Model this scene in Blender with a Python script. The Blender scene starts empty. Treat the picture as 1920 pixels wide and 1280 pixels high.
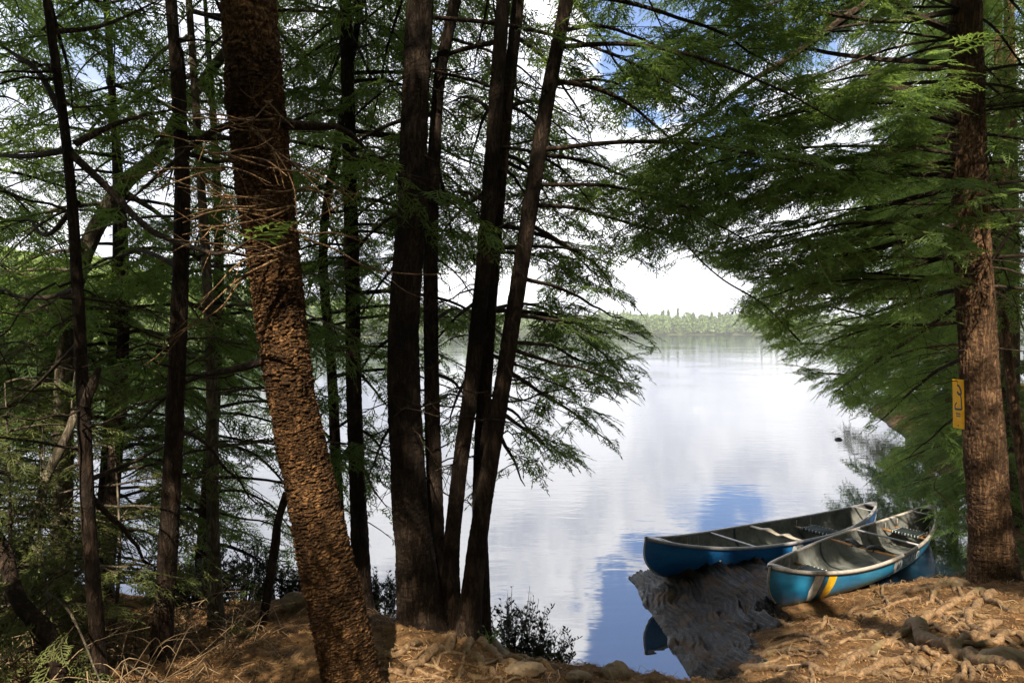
import bpy, math, random
import numpy as np
from mathutils import Vector, Matrix

random.seed(7)
rng = np.random.default_rng(7)
sc = bpy.context.scene
COL = sc.collection
R = math.radians

# ------------------------------------------------------------------ camera / sky / sun / exposure
CAMZ = 3.1
cam_d = bpy.data.cameras.new('camera')
cam = bpy.data.objects.new('camera', cam_d)
COL.objects.link(cam)
cam.location = (0, 0, CAMZ)
cam.rotation_euler = (R(90), 0, 0)
cam_d.sensor_width = 36
cam_d.lens = 24
cam_d.shift_y = -18 / 1920
cam_d.clip_start = 0.05
cam_d.clip_end = 5000
sc.camera = cam

SUN_EL, SUN_AZ = R(47), R(-5)            # azimuth measured from straight behind the camera towards the right
SUN = np.array([math.sin(SUN_AZ) * math.cos(SUN_EL), -math.cos(SUN_AZ) * math.cos(SUN_EL), math.sin(SUN_EL)])
sun_d = bpy.data.lights.new('sun', 'SUN')
sun_d.energy = 4.7
sun_d.angle = R(0.5)
sun_d.color = (1.0, 0.90, 0.74)
sun = bpy.data.objects.new('sun', sun_d)
COL.objects.link(sun)
sun.rotation_euler = Vector(-SUN).to_track_quat('-Z', 'Y').to_euler()
sun.location = (20, -30, 40)

w = bpy.data.worlds.new('World')
sc.world = w
w.use_nodes = True
nt = w.node_tree
nt.nodes.clear()


class G:
    """tiny node-graph helper"""
    def __init__(s, nt):
        s.nt = nt

    def n(s, typ, ins=None, **kw):
        x = s.nt.nodes.new(typ)
        for k, v in kw.items():
            setattr(x, k, v)
        for k, v in (ins or {}).items():
            if isinstance(v, bpy.types.NodeSocket):
                s.nt.links.new(v, x.inputs[k])
            else:
                x.inputs[k].default_value = v
        return x

    def m(s, op, a, b=0.0, c=0.0):
        return s.n('ShaderNodeMath', {0: a, 1: b, 2: c}, operation=op).outputs[0]

    def vm(s, op, a, b=(0, 0, 0)):
        return s.n('ShaderNodeVectorMath', {0: a, 1: b}, operation=op)

    def noise(s, vec, scale, detail=4, rough=0.55, dist=0.0):
        return s.n('ShaderNodeTexNoise', {'Vector': vec, 'Scale': scale, 'Detail': detail, 'Roughness': rough, 'Distortion': dist})

    def ramp(s, fac, stops, interp='LINEAR'):
        r = s.n('ShaderNodeValToRGB', {'Fac': fac})
        e = r.color_ramp.elements
        r.color_ramp.interpolation = interp
        while len(e) < len(stops):
            e.new(0.5)
        for q, (p, c) in zip(e, stops):
            q.position = p
            q.color = (c[0], c[1], c[2], 1) if not isinstance(c, (int, float)) else (c, c, c, 1)
        return r.outputs[0]

    def mix(s, f, a, b, blend='MIX'):
        x = s.n('ShaderNodeMix', data_type='RGBA', blend_type=blend)
        for k, v in ((0, f), (6, a), (7, b)):
            if isinstance(v, bpy.types.NodeSocket):
                s.nt.links.new(v, x.inputs[k])
            else:
                x.inputs[k].default_value = v if k == 0 else (v[0], v[1], v[2], 1)
        return x.outputs[2]

    def sstep(s, x, a, b):
        return s.n('ShaderNodeMapRange', {'Value': x, 'From Min': a, 'From Max': b}, interpolation_type='SMOOTHSTEP').outputs[0]


g = G(nt)
tc = g.n('ShaderNodeTexCoord').outputs['Generated']
sky = g.n('ShaderNodeTexSky', sky_type='NISHITA', sun_disc=False, sun_elevation=SUN_EL,
          sun_rotation=math.pi - SUN_AZ, air_density=1.0, dust_density=0.6, ozone_density=2.0)
sep = g.n('ShaderNodeSeparateXYZ', {0: tc})
zc = g.m('MAXIMUM', sep.outputs[2], 0.0)
den = g.m('ADD', zc, 0.16)
pl = g.n('ShaderNodeCombineXYZ', {0: g.m('DIVIDE', sep.outputs[0], den), 1: g.m('DIVIDE', sep.outputs[1], den), 2: 3.7})
n1 = g.noise(pl.outputs[0], 1.5, 9, 0.58, 0.25).outputs[0]
wob = g.vm('SCALE', g.vm('SUBTRACT', g.noise(tc, 7.0, 5, 0.6).outputs[1], (0.5, 0.5, 0.5)).outputs[0])
wob.inputs['Scale'].default_value = 0.30
dirw = g.vm('ADD', tc, wob.outputs[0]).outputs[0]


def sky_blob(az, el, rad, soft):
    c = (math.sin(R(az)) * math.cos(R(el)), math.cos(R(az)) * math.cos(R(el)), math.sin(R(el)))
    d = g.vm('DISTANCE', dirw, c).outputs['Value']
    return g.sstep(d, rad + soft, rad - soft)


hole = g.m('MAXIMUM', sky_blob(15.5, 32.5, 0.235, 0.014), sky_blob(18.5, 15.2, 0.05, 0.02))
hole = g.m('MAXIMUM', hole, g.m('MULTIPLY', sky_blob(-33, 22, 0.11, 0.08), 0.7))
cov = g.sstep(n1, 0.39, 0.45)
low = g.sstep(zc, 0.30, 0.20)
cov = g.m('MAXIMUM', cov, low)
cov = g.m('MULTIPLY', cov, g.m('SUBTRACT', 1.0, hole))
shade = g.ramp(g.noise(dirw, 5.0, 6, 0.6).outputs[0], [(0.36, (5.3, 5.5, 6.3)), (0.58, (9.0, 9.0, 9.3))])
skyb = g.mix(0.10, g.mix(1.0, sky.outputs[0], (0.95, 1.0, 1.2), 'MULTIPLY'), (6.0, 6.3, 7.0))
colr = g.mix(cov, skyb, shade)
bg = g.n('ShaderNodeBackground', {'Color': colr, 'Strength': 0.075})
g.n('ShaderNodeOutputWorld', {'Surface': bg.outputs[0]})

sc.view_settings.view_transform = 'Standard'
sc.view_settings.look = 'None'
sc.view_settings.gamma = 1
sc.view_settings.use_curve_mapping = False
sc.view_settings.exposure = 1.42
sc.cycles.max_bounces = 6
sc.cycles.diffuse_bounces = 3
sc.cycles.transmission_bounces = 3
sc.cycles.glossy_bounces = 3
sc.cycles.use_denoising = True


# ------------------------------------------------------------------ helpers
def P(px, py, d):
    """world point seen at photograph pixel (px, py) at distance d along the view axis"""
    return np.array([(px - 960) / 1280 * d, d, CAMZ - (py - 622) / 1280 * d])


def to_px(p):
    y = np.maximum(p[..., 1], 0.05)
    return 960 + 1280 * p[..., 0] / y, 622 - 1280 * (p[..., 2] - CAMZ) / y


def hash3(i, j, k, seed=0):
    n = (i * 374761393 + j * 668265263 + k * 2147483647 + seed * 974711) & 0x7fffffff
    n = ((n ^ (n >> 13)) * 1274126177) & 0x7fffffff
    n = (n ^ (n >> 16)) & 0xffff
    return n / 65535.0


def vnoise(p, seed=0):
    p = np.asarray(p, dtype=float)
    f = np.floor(p)
    i = f.astype(np.int64)
    t = p - f
    t = t * t * (3 - 2 * t)
    r = 0
    for a in (0, 1):
        for b in (0, 1):
            for c in (0, 1):
                wgt = (t[..., 0] if a else 1 - t[..., 0]) * (t[..., 1] if b else 1 - t[..., 1]) * (t[..., 2] if c else 1 - t[..., 2])
                r = r + wgt * hash3(i[..., 0] + a, i[..., 1] + b, i[..., 2] + c, seed)
    return r


def fbm(p, oct=4, seed=0):
    s, a, t = 0, 0.5, 0
    for o in range(oct):
        s = s + a * vnoise(np.asarray(p) * (2.03 ** o), seed + o * 17)
        t += a
        a *= 0.5
    return s / t


def cell2(u, v, nu, seed=0):
    """F2-F1 of a jittered grid, wrapped in u with nu cells"""
    iu, iv = np.floor(u).astype(np.int64), np.floor(v).astype(np.int64)
    f1 = np.full(u.shape, 9.0)
    f2 = np.full(u.shape, 9.0)
    idv = np.zeros(u.shape)
    for a in (-1, 0, 1):
        for b in (-1, 0, 1):
            cu, cv = iu + a, iv + b
            wu = np.mod(cu, nu)
            x = cu + 0.15 + 0.7 * hash3(wu, cv, 3, seed)
            y = cv + 0.15 + 0.7 * hash3(wu, cv, 11, seed)
            d = np.hypot(u - x, v - y)
            near = d < f1
            f2 = np.where(near, f1, np.minimum(f2, d))
            idv = np.where(near, hash3(wu, cv, 29, seed), idv)
            f1 = np.where(near, d, f1)
    return f2 - f1, idv


def smooth(pts, n, closed=False):
    """Catmull-Rom through pts (m,k) -> (n,k)"""
    pts = np.asarray(pts, dtype=float)
    m = len(pts)
    if m == 2:
        t = np.linspace(0, 1, n)[:, None]
        return pts[0] * (1 - t) + pts[1] * t
    q = np.vstack([2 * pts[0] - pts[1], pts, 2 * pts[-1] - pts[-2]])
    t = np.linspace(0, m - 1 - 1e-9, n)
    i = t.astype(int)
    f = (t - i)[:, None]
    a, b, c, d = q[i], q[i + 1], q[i + 2], q[i + 3]
    return 0.5 * (2 * b + (c - a) * f + (2 * a - 5 * b + 4 * c - d) * f ** 2 + (3 * b - a - 3 * c + d) * f ** 3)


def frames(pts):
    t = np.gradient(pts, axis=0)
    t /= np.linalg.norm(t, axis=1)[:, None] + 1e-12
    u = np.cross(t[0], (0.31, 0.95, 0.05) if abs(t[0][2]) > 0.7 else (0, 0, 1))
    u /= np.linalg.norm(u) + 1e-12
    U = np.empty_like(pts)
    for i in range(len(pts)):
        u = u - t[i] * np.dot(u, t[i])
        u /= np.linalg.norm(u) + 1e-12
        U[i] = u
    return t, U, np.cross(t, U)


class MB:
    """collects quads; build() links them as one mesh object"""
    def __init__(s):
        s.v, s.f, s.mi, s.n = [], [], [], 0

    def add(s, v, f, mi=0):
        v = np.asarray(v, dtype=np.float32).reshape(-1, 3)
        f = np.asarray(f, dtype=np.int64).reshape(-1, 4)
        s.v.append(v)
        s.f.append(f + s.n)
        s.mi.append(np.full(len(f), mi, dtype=np.int32))
        s.n += len(v)

    def grid(s, V, mi=0, wrap=False, flip=False):
        """V (a,b,3); wrap closes the b direction"""
        a, b = V.shape[:2]
        i = np.arange(a - 1)[:, None]
        j = np.arange(b if wrap else b - 1)[None, :]
        j2 = (j + 1) % b
        q = np.stack([i * b + j, i * b + j2, (i + 1) * b + j2, (i + 1) * b + j], -1).reshape(-1, 4)
        if flip:
            q = q[:, ::-1]
        s.add(V.reshape(-1, 3), q, mi)

    def tube(s, pts, rad, k=6, mi=0, cap=False, flat=None):
        pts = np.asarray(pts, dtype=float)
        rad = np.broadcast_to(np.asarray(rad, dtype=float), (len(pts),))
        if cap:
            t0 = pts[0] - pts[1]
            t1 = pts[-1] - pts[-2]
            t0 = t0 / np.linalg.norm(t0)
            t1 = t1 / np.linalg.norm(t1)
            pts = np.vstack([pts[0] + t0 * rad[0] * .35, pts[0] + t0 * rad[0] * .25, pts, pts[-1] + t1 * rad[-1] * .25, pts[-1] + t1 * rad[-1] * .35])
            rad = np.concatenate([[rad[0] * .02, rad[0] * .7], rad, [rad[-1] * .7, rad[-1] * .02]])
        t, U, W = frames(pts)
        a = np.linspace(0, 2 * np.pi, k, endpoint=False)
        V = pts[:, None] + rad[:, None, None] * (np.cos(a)[None, :, None] * U[:, None] + np.sin(a)[None, :, None] * W[:, None] * (flat or 1.0))
        s.grid(V, mi, wrap=True)

    def box(s, c, sx, sy, sz, mi=0, M=None):
        v = np.array([[x, y, z] for x in (-.5, .5) for y in (-.5, .5) for z in (-.5, .5)]) * (sx, sy, sz)
        if M is not None:
            v = v @ np.asarray(M).T
        f = [(0, 1, 3, 2), (4, 6, 7, 5), (0, 4, 5, 1), (2, 3, 7, 6), (0, 2, 6, 4), (1, 5, 7, 3)]
        s.add(v + np.asarray(c), f, mi)

    def build(s, name, mats, parent=None, smooth_=True, origin=None):
        me = bpy.data.meshes.new(name)
        if s.v:
            v = np.concatenate(s.v)
            f = np.concatenate(s.f)
            mi = np.concatenate(s.mi)
            if origin is not None:
                v = v - np.asarray(origin, dtype=np.float32)
            me.vertices.add(len(v))
            me.vertices.foreach_set('co', v.astype(np.float32).ravel())
            me.loops.add(f.size)
            me.loops.foreach_set('vertex_index', f.astype(np.int32).ravel())
            me.polygons.add(len(f))
            me.polygons.foreach_set('loop_start', np.arange(0, f.size, 4, dtype=np.int32))
            me.polygons.foreach_set('material_index', mi)
            me.polygons.foreach_set('use_smooth', np.full(len(f), smooth_))
            me.update(calc_edges=True)
        for m in (mats if isinstance(mats, (list, tuple)) else [mats]):
            me.materials.append(m)
        o = bpy.data.objects.new(name, me)
        COL.objects.link(o)
        if parent is not None:
            o.parent = parent
        elif origin is not None:
            o.location = origin
        return o


def tag(o, label=None, cat=None, group=None, kind=None):
    if label: o['label'] = label
    if cat: o['category'] = cat
    if group: o['group'] = group
    if kind: o['kind'] = kind
    return o


def thing(name, label, cat, loc=(0, 0, 0), group=None):
    o = bpy.data.objects.new(name, None)
    COL.objects.link(o)
    o.location = loc
    o.empty_display_size = 0.2
    return tag(o, label, cat, group)


# ------------------------------------------------------------------ materials
def new_mat(name):
    m = bpy.data.materials.new(name)
    m.use_nodes = True
    m.node_tree.nodes.clear()
    g = G(m.node_tree)
    return m, g


def finish(g, shader, disp=None):
    o = g.n('ShaderNodeOutputMaterial', {'Surface': shader})
    return o


def obj_co(g):
    return g.n('ShaderNodeTexCoord').outputs['Object']


def bump(g, h, strength=0.5, dist=0.01):
    return g.n('ShaderNodeBump', {'Height': h, 'Strength': strength, 'Distance': dist}).outputs[0]


def bark_mat(name, dark, mid, light, sx=38, sz=9, moss=0.0):
    m, g = new_mat(name)
    co = obj_co(g)
    st = g.vm('MULTIPLY', co, (sx, sx, sz)).outputs[0]
    rn = g.noise(st, 0.55, 5, 0.62, 0.9).outputs[0]
    plate = g.sstep(g.m('ABSOLUTE', g.m('SUBTRACT', rn, 0.5)), 0.0, 0.10)
    vid = g.noise(st, 0.9, 3, 0.6, 0.5).outputs[1]
    fine = g.noise(g.vm('MULTIPLY', co, (1, 1, 0.45)).outputs[0], 90, 6, 0.65).outputs[0]
    big = g.noise(co, 3.5, 4, 0.6).outputs[0]
    c = g.mix(g.sstep(fine, 0.3, 0.7), mid, light)
    c = g.mix(g.m('MULTIPLY', g.n('ShaderNodeSeparateColor', {0: vid}).outputs[0], 0.55), c, mid)
    c = g.mix(g.m('MULTIPLY', g.sstep(big, 0.44, 0.60), 0.75), c, [0.45 * x for x in mid])
    if moss:
        c = g.mix(g.m('MULTIPLY', g.sstep(g.noise(co, 6, 5, 0.7).outputs[0], 0.52, 0.66), moss), c, (0.11, 0.12, 0.05))
    c = g.mix(g.m('ADD', 0.25, g.m('MULTIPLY', plate, 0.75)), dark, c)
    h = g.m('ADD', g.m('MULTIPLY', plate, 0.7), g.m('MULTIPLY', fine, 0.5))
    b = g.n('ShaderNodeBsdfPrincipled', {'Base Color': c, 'Roughness': 0.9, 'Specular IOR Level': 0.15, 'Normal': bump(g, h, 0.9, 0.012)})
    finish(g, b.outputs[0])
    return m


M_BARK = bark_mat('hemlock_bark', (0.010, 0.007, 0.005), (0.036, 0.023, 0.015), (0.075, 0.048, 0.031), 42, 9)
M_BARK_BIG = bark_mat('scaly_bark', (0.020, 0.010, 0.005), (0.125, 0.062, 0.024), (0.25, 0.130, 0.052), 44, 26)
M_BARK_RED = bark_mat('furrowed_bark', (0.022, 0.012, 0.007), (0.115, 0.064, 0.033), (0.21, 0.12, 0.062), 46, 6)
M_BARK_GREY = bark_mat('grey_bark', (0.04, 0.03, 0.02), (0.15, 0.12, 0.085), (0.24, 0.20, 0.145), 36, 10, 0.35)
M_TWIG = bark_mat('twig_bark', (0.02, 0.013, 0.009), (0.060, 0.042, 0.028), (0.10, 0.07, 0.048), 60, 30)
M_DEAD = bark_mat('dead_twig', (0.08, 0.045, 0.02), (0.28, 0.165, 0.08), (0.40, 0.26, 0.14), 60, 30)


def leaf_mat(name, c1, c2, trans, tfac=0.35, rough=0.55):
    m, g = new_mat(name)
    co = obj_co(g)
    rnd = g.n('ShaderNodeNewGeometry').outputs['Random Per Island']
    n = g.noise(co, 1.1, 3).outputs[0]
    f = g.m('ADD', g.m('MULTIPLY', rnd, 0.55), g.m('MULTIPLY', g.sstep(n, 0.35, 0.65), 0.45))
    c = g.mix(f, c1, c2)
    d = g.n('ShaderNodeBsdfPrincipled', {'Base Color': c, 'Roughness': rough, 'Specular IOR Level': 0.25})
    t = g.n('ShaderNodeBsdfTranslucent', {'Color': g.mix(f, [0.7 * x for x in trans], trans)})
    finish(g, g.n('ShaderNodeMixShader', {0: tfac, 1: d.outputs[0], 2: t.outputs[0]}).outputs[0])
    return m


M_LEAF = leaf_mat('hemlock_needles', (0.025, 0.054, 0.021), (0.088, 0.136, 0.041), (0.24, 0.36, 0.065), 0.52)
M_LEAF_R = leaf_mat('hemlock_needles_sunlit', (0.034, 0.074, 0.028), (0.135, 0.195, 0.056), (0.30, 0.43, 0.085), 0.54)  # brighter copy of the needles: sunlight on the right-hand trees put into the colour
M_LEAF_Y = leaf_mat('sunlit_sprays', (0.055, 0.075, 0.022), (0.14, 0.15, 0.045), (0.19, 0.22, 0.05), 0.35)  # yellow cast of sunlit sprays put into the leaf colour
M_LEAF_D = leaf_mat('shore_leaves', (0.10, 0.16, 0.035), (0.26, 0.33, 0.07), (0.38, 0.48, 0.09), 0.40)
M_LEAF_F = leaf_mat('far_wood_leaves', (0.08, 0.13, 0.04), (0.19, 0.25, 0.075), (0.14, 0.20, 0.06), 0.25)
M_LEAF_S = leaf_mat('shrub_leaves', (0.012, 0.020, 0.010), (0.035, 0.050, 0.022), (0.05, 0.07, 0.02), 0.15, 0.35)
M_LEAF_G = leaf_mat('grass_blades', (0.06, 0.10, 0.02), (0.13, 0.18, 0.04), (0.2, 0.28, 0.05), 0.35)


def ground_mat():
    m, g = new_mat('needle_floor')
    co = obj_co(g)
    big = g.noise(co, 1.3, 5, 0.6).outputs[0]
    med = g.noise(co, 9, 6, 0.7).outputs[0]
    fib = g.noise(g.vm('MULTIPLY', co, (90, 26, 60)).outputs[0], 1.0, 4, 0.7, 2.0).outputs[0]
    fib2 = g.noise(g.vm('MULTIPLY', co, (24, 100, 60)).outputs[0], 1.0, 4, 0.7, 2.0).outputs[0]
    c = g.ramp(big, [(0.30, (0.065, 0.034, 0.015)), (0.5, (0.135, 0.072, 0.031)), (0.70, (0.235, 0.145, 0.068))])
    c = g.mix(g.m('MULTIPLY', g.sstep(med, 0.44, 0.60), 0.75), c, (0.042, 0.023, 0.012))
    c = g.mix(g.m('MULTIPLY', g.sstep(fib, 0.52, 0.66), 0.7), c, (0.30, 0.17, 0.075))
    c = g.mix(g.m('MULTIPLY', g.sstep(fib2, 0.55, 0.68), 0.6), c, (0.04, 0.022, 0.012))
    z = g.n('ShaderNodeSeparateXYZ', {0: co}).outputs[2]
    c = g.mix(g.sstep(z, 0.12, -0.02), c, (0.025, 0.022, 0.018))
    h = g.m('ADD', g.m('MULTIPLY', fib, 0.5), g.m('MULTIPLY', med, 0.8))
    b = g.n('ShaderNodeBsdfPrincipled', {'Base Color': c, 'Roughness': 0.92, 'Specular IOR Level': 0.1, 'Normal': bump(g, h, 0.8, 0.02)})
    finish(g, b.outputs[0])
    return m


M_GROUND = ground_mat()


def root_mat():
    m, g = new_mat('root_bark')
    co = obj_co(g)
    n = g.noise(g.vm('MULTIPLY', co, (30, 30, 30)).outputs[0], 1.0, 6, 0.65, 1.0).outputs[0]
    big = g.noise(co, 5, 4).outputs[0]
    c = g.ramp(n, [(0.32, (0.050, 0.028, 0.014)), (0.52, (0.19, 0.115, 0.058)), (0.75, (0.33, 0.22, 0.12))])
    c = g.mix(g.m('MULTIPLY', g.sstep(big, 0.52, 0.68), 0.6), c, (0.09, 0.085, 0.035))
    b = g.n('ShaderNodeBsdfPrincipled', {'Base Color': c, 'Roughness': 0.75, 'Specular IOR Level': 0.25, 'Normal': bump(g, n, 0.7, 0.012)})
    finish(g, b.outputs[0])
    return m


M_ROOT = root_mat()


def rock_mat(name, a, b_, c_, rough, sc_=(3, 14, 22), spec=0.3):
    m, g = new_mat(name)
    co = obj_co(g)
    st = g.noise(g.vm('MULTIPLY', co, sc_).outputs[0], 1.0, 8, 0.62, 0.6).outputs[0]
    n = g.noise(co, 5, 6, 0.65).outputs[0]
    fine = g.noise(co, 70, 5, 0.6).outputs[0]
    c = g.ramp(st, [(0.32, a), (0.52, b_), (0.72, c_)])
    c = g.mix(g.m('MULTIPLY', g.sstep(n, 0.50, 0.60), 0.7), c, (0.085, 0.048, 0.023))
    h = g.m('ADD', g.m('MULTIPLY', st, 1.0), g.m('MULTIPLY', fine, 0.2))
    b = g.n('ShaderNodeBsdfPrincipled', {'Base Color': c, 'Roughness': g.ramp(n, [(0.4, rough), (0.65, min(1, rough + .35))]), 'Specular IOR Level': spec, 'Normal': bump(g, h, 0.8, 0.03)})
    finish(g, b.outputs[0])
    return m


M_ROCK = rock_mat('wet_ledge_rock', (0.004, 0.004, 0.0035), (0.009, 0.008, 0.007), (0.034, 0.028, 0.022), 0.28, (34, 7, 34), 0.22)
M_STONE = rock_mat('field_stone', (0.13, 0.09, 0.05), (0.24, 0.17, 0.10), (0.33, 0.25, 0.16), 0.75, (6, 6, 8))


def water_mat():
    m, g = new_mat('lake_water')
    co = obj_co(g)
    big = g.noise(g.vm('MULTIPLY', co, (0.35, 0.8, 1)).outputs[0], 1.0, 3, 0.5).outputs[0]
    sm = g.noise(g.vm('MULTIPLY', co, (1.8, 5.0, 1)).outputs[0], 1.0, 2, 0.5, 0.4).outputs[0]
    area = g.sstep(g.noise(co, 0.11, 2).outputs[0], 0.38, 0.62)
    y = g.n('ShaderNodeSeparateXYZ', {0: co}).outputs[1]
    farf = g.sstep(y, 6.0, 26.0)
    h = g.m('ADD', g.m('MULTIPLY', big, 0.20), g.m('MULTIPLY', sm, g.m('ADD', 0.08, g.m('MULTIPLY', g.m('MULTIPLY', area, farf), 0.48))))
    nrm = bump(g, h, 0.7, 0.022)
    lw = g.n('ShaderNodeFresnel', {'IOR': 1.5, 'Normal': nrm}).outputs[0]
    gl = g.n('ShaderNodeBsdfGlossy', {'Color': (1, 1, 1, 1), 'Roughness': 0.02, 'Normal': nrm})
    df = g.n('ShaderNodeBsdfPrincipled', {'Base Color': (0.010, 0.018, 0.030, 1), 'Roughness': 0.6, 'Specular IOR Level': 0.0})
    finish(g, g.n('ShaderNodeMixShader', {0: g.m('ADD', 0.33, g.m('MULTIPLY', lw, 0.45)), 1: df.outputs[0], 2: gl.outputs[0]}).outputs[0])
    return m


M_WATER = water_mat()


def plain(name, col, rough=0.5, metal=0.0, var=0.25, vs=12, spec=0.5, coat=0.0, dark=None, bmp=0.0):
    m, g = new_mat(name)
    co = obj_co(g)
    n = g.noise(co, vs, 6, 0.65, 0.5).outputs[0]
    c = g.mix(g.m('MULTIPLY', g.sstep(n, 0.4, 0.7), 1.0), col, dark or [x * (1 - var) for x in col])
    ins = {'Base Color': c, 'Roughness': g.ramp(n, [(0.3, rough * .8), (0.7, min(1, rough * 1.3))]), 'Metallic': metal, 'Specular IOR Level': spec, 'Coat Weight': coat}
    if bmp:
        ins['Normal'] = bump(g, n, bmp, 0.004)
    b = g.n('ShaderNodeBsdfPrincipled', ins)
    finish(g, b.outputs[0])
    return m


def hull_mat(name, c1, c2):
    m, g = new_mat(name)
    co = obj_co(g)
    n = g.noise(g.vm('MULTIPLY', co, (1.6, 3, 5)).outputs[0], 1.3, 5, 0.6).outputs[0]
    sc1 = g.noise(g.vm('MULTIPLY', co, (7, 60, 120)).outputs[0], 1.0, 3, 0.6, 0.8).outputs[0]
    dirt = g.noise(co, 9, 7, 0.75).outputs[0]
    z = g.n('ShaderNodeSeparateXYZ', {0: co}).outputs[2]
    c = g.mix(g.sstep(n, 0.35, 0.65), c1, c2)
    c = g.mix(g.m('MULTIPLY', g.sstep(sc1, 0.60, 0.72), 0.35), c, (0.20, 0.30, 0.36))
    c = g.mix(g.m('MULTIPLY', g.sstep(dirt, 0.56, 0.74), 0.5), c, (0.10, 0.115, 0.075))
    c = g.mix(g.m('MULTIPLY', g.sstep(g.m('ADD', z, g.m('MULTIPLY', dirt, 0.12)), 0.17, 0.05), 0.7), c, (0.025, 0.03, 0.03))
    b = g.n('ShaderNodeBsdfPrincipled', {'Base Color': c, 'Roughness': g.ramp(dirt, [(0.4, 0.28), (0.7, 0.5)]), 'Specular IOR Level': 0.5, 'Normal': bump(g, sc1, 0.15, 0.002)})
    finish(g, b.outputs[0])
    return m


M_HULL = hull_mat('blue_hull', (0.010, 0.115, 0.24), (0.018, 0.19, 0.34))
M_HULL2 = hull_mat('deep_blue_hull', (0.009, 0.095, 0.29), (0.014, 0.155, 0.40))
M_INNER = plain('hull_inner', (0.155, 0.158, 0.145), 0.5, 0, 0.55, 6, 0.4, dark=(0.065, 0.070, 0.056), bmp=0.2)
M_ALU = plain('aluminium', (0.42, 0.40, 0.40), 0.42, 0.35, 0.25, 20)
M_ALU_W = plain('worn_trim', (0.42, 0.37, 0.32), 0.5, 0.1, 0.35, 18)
M_WOOD = plain('varnished_wood', (0.42, 0.20, 0.06), 0.4, 0, 0.35, 30)
M_ASH = plain('pale_wood', (0.50, 0.42, 0.33), 0.5, 0, 0.2, 25)
M_WEB = plain('dark_webbing', (0.018, 0.032, 0.032), 0.7, 0, 0.4, 60)
M_LACE = plain('white_lace', (0.62, 0.62, 0.60), 0.6, 0, 0.2, 60)
M_PAD = plain('black_pad', (0.010, 0.012, 0.014), 0.55, 0, 0.4, 40)
M_WHITE = plain('white_decal', (0.80, 0.78, 0.72), 0.4, 0, 0.35, 10)
M_YEL = plain('yellow_decal', (0.75, 0.42, 0.012), 0.4, 0, 0.3, 12)
M_LOGOB = plain('blue_decal', (0.02, 0.10, 0.25), 0.4, 0, 0.3, 12)
M_SIGN = plain('yellow_sign_paint', (0.95, 0.47, 0.0), 0.55, 0, 0.15, 8, 0.2)
M_INK = plain('black_ink', (0.02, 0.018, 0.015), 0.5, 0, 0.2, 30)

# ------------------------------------------------------------------ terrain
CP = []


def cp_px(px, py, z):
    d = (CAMZ - z) * 1280 / (py - 622)
    CP.append(((px - 960) / 1280 * d, d, z))


for a in [(0, 1280, 1.2), (300, 1262, 1.08), (650, 1280, 1.12), (405, 1185, .75), (490, 1200, .8), (675, 1140, .6), (560, 1125, .55),
          (830, 1185, .85), (960, 1225, .75), (1060, 1266, .5), (1150, 1277, .45), (900, 1280, 1.0), (1900, 1280, 1.25), (1600, 1280, .85),
          (1400, 1280, .42), (1700, 1180, .68), (1500, 1180, .4), (1350, 1150, .2), (1600, 1116, .13), (1520, 1144, .13), (1450, 1149, .13), (1660, 1098, .2), (1560, 1168, .27), (1700, 1094, .26), (1780, 1088, .48), (1865, 1092, .52)]:
    cp_px(*a)
CP += [(.4, 5.62, 0), (0, 6.0, 0), (-.8, 6.6, 0), (-1.4, 6.85, 0), (-2.4, 7.2, 0), (-4, 7.9, 0), (-7, 9, 0), (-12, 11, 0), (-20, 14, 0),
       (.8, 5.6, 0), (1.3, 5.6, 0), (1.5, 5.85, 0), (1.58, 6.2, 0), (1.52, 7.3, 0), (1.46, 8.3, 0), (2.0, 8.8, 0), (3, 8.9, 0),
       (2.72, 7.25, .20), (2.0, 8.0, .12), (3.5, 8.3, .06), (4.3, 8.3, .0), (5.0, 8.45, 0), (6.0, 8.9, 0), (6.9, 9.8, 0), (7.6, 11, 0), (9, 14, 0), (11.5, 20, 0), (16, 30, 0),
       (0, 0, 1.5), (3, 0, 1.6), (-3, 0, 1.5), (0, -10, 2), (12, -10, 2.2), (-12, -10, 2), (8, 3, 1.4), (8, 6.5, 1.0), (12, 9, 1.1), (13, 16, 1.1), (20, 26, 1.2), (20, 8, 1.6),
       (-8, 3, 1.4), (-8, 6, .8), (-14, 6, 1.2), (-4, 6, .7), (-20, 8, 1.2), (0, -30, 2.5), (30, -30, 2.5), (-30, -30, 2.5), (30, 10, 2), (-30, 5, 1.8),
       (0, 9, -.8), (3, 12, -1), (-5, 11, -1), (0, 20, -2), (6, 14, -1), (20, 44, -2), (-20, 26, -2), (.9, 6.6, -.35), (.2, 7.2, -.5), (-1.5, 8.2, -.5)]
CP = np.array(CP)


def tps(r2):
    return 0.5 * r2 * np.log(r2 + 1e-9)


_n = len(CP)
_K = tps(((CP[:, None, :2] - CP[None, :, :2]) ** 2).sum(-1)) + np.eye(_n) * 0.004
_A = np.zeros((_n + 3, _n + 3))
_A[:_n, :_n] = _K
_A[:_n, _n] = 1
_A[:_n, _n + 1:] = CP[:, :2]
_A[_n:, :_n] = _A[:_n, _n:].T
_w = np.linalg.solve(_A, np.concatenate([CP[:, 2], [0, 0, 0]]))


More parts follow.
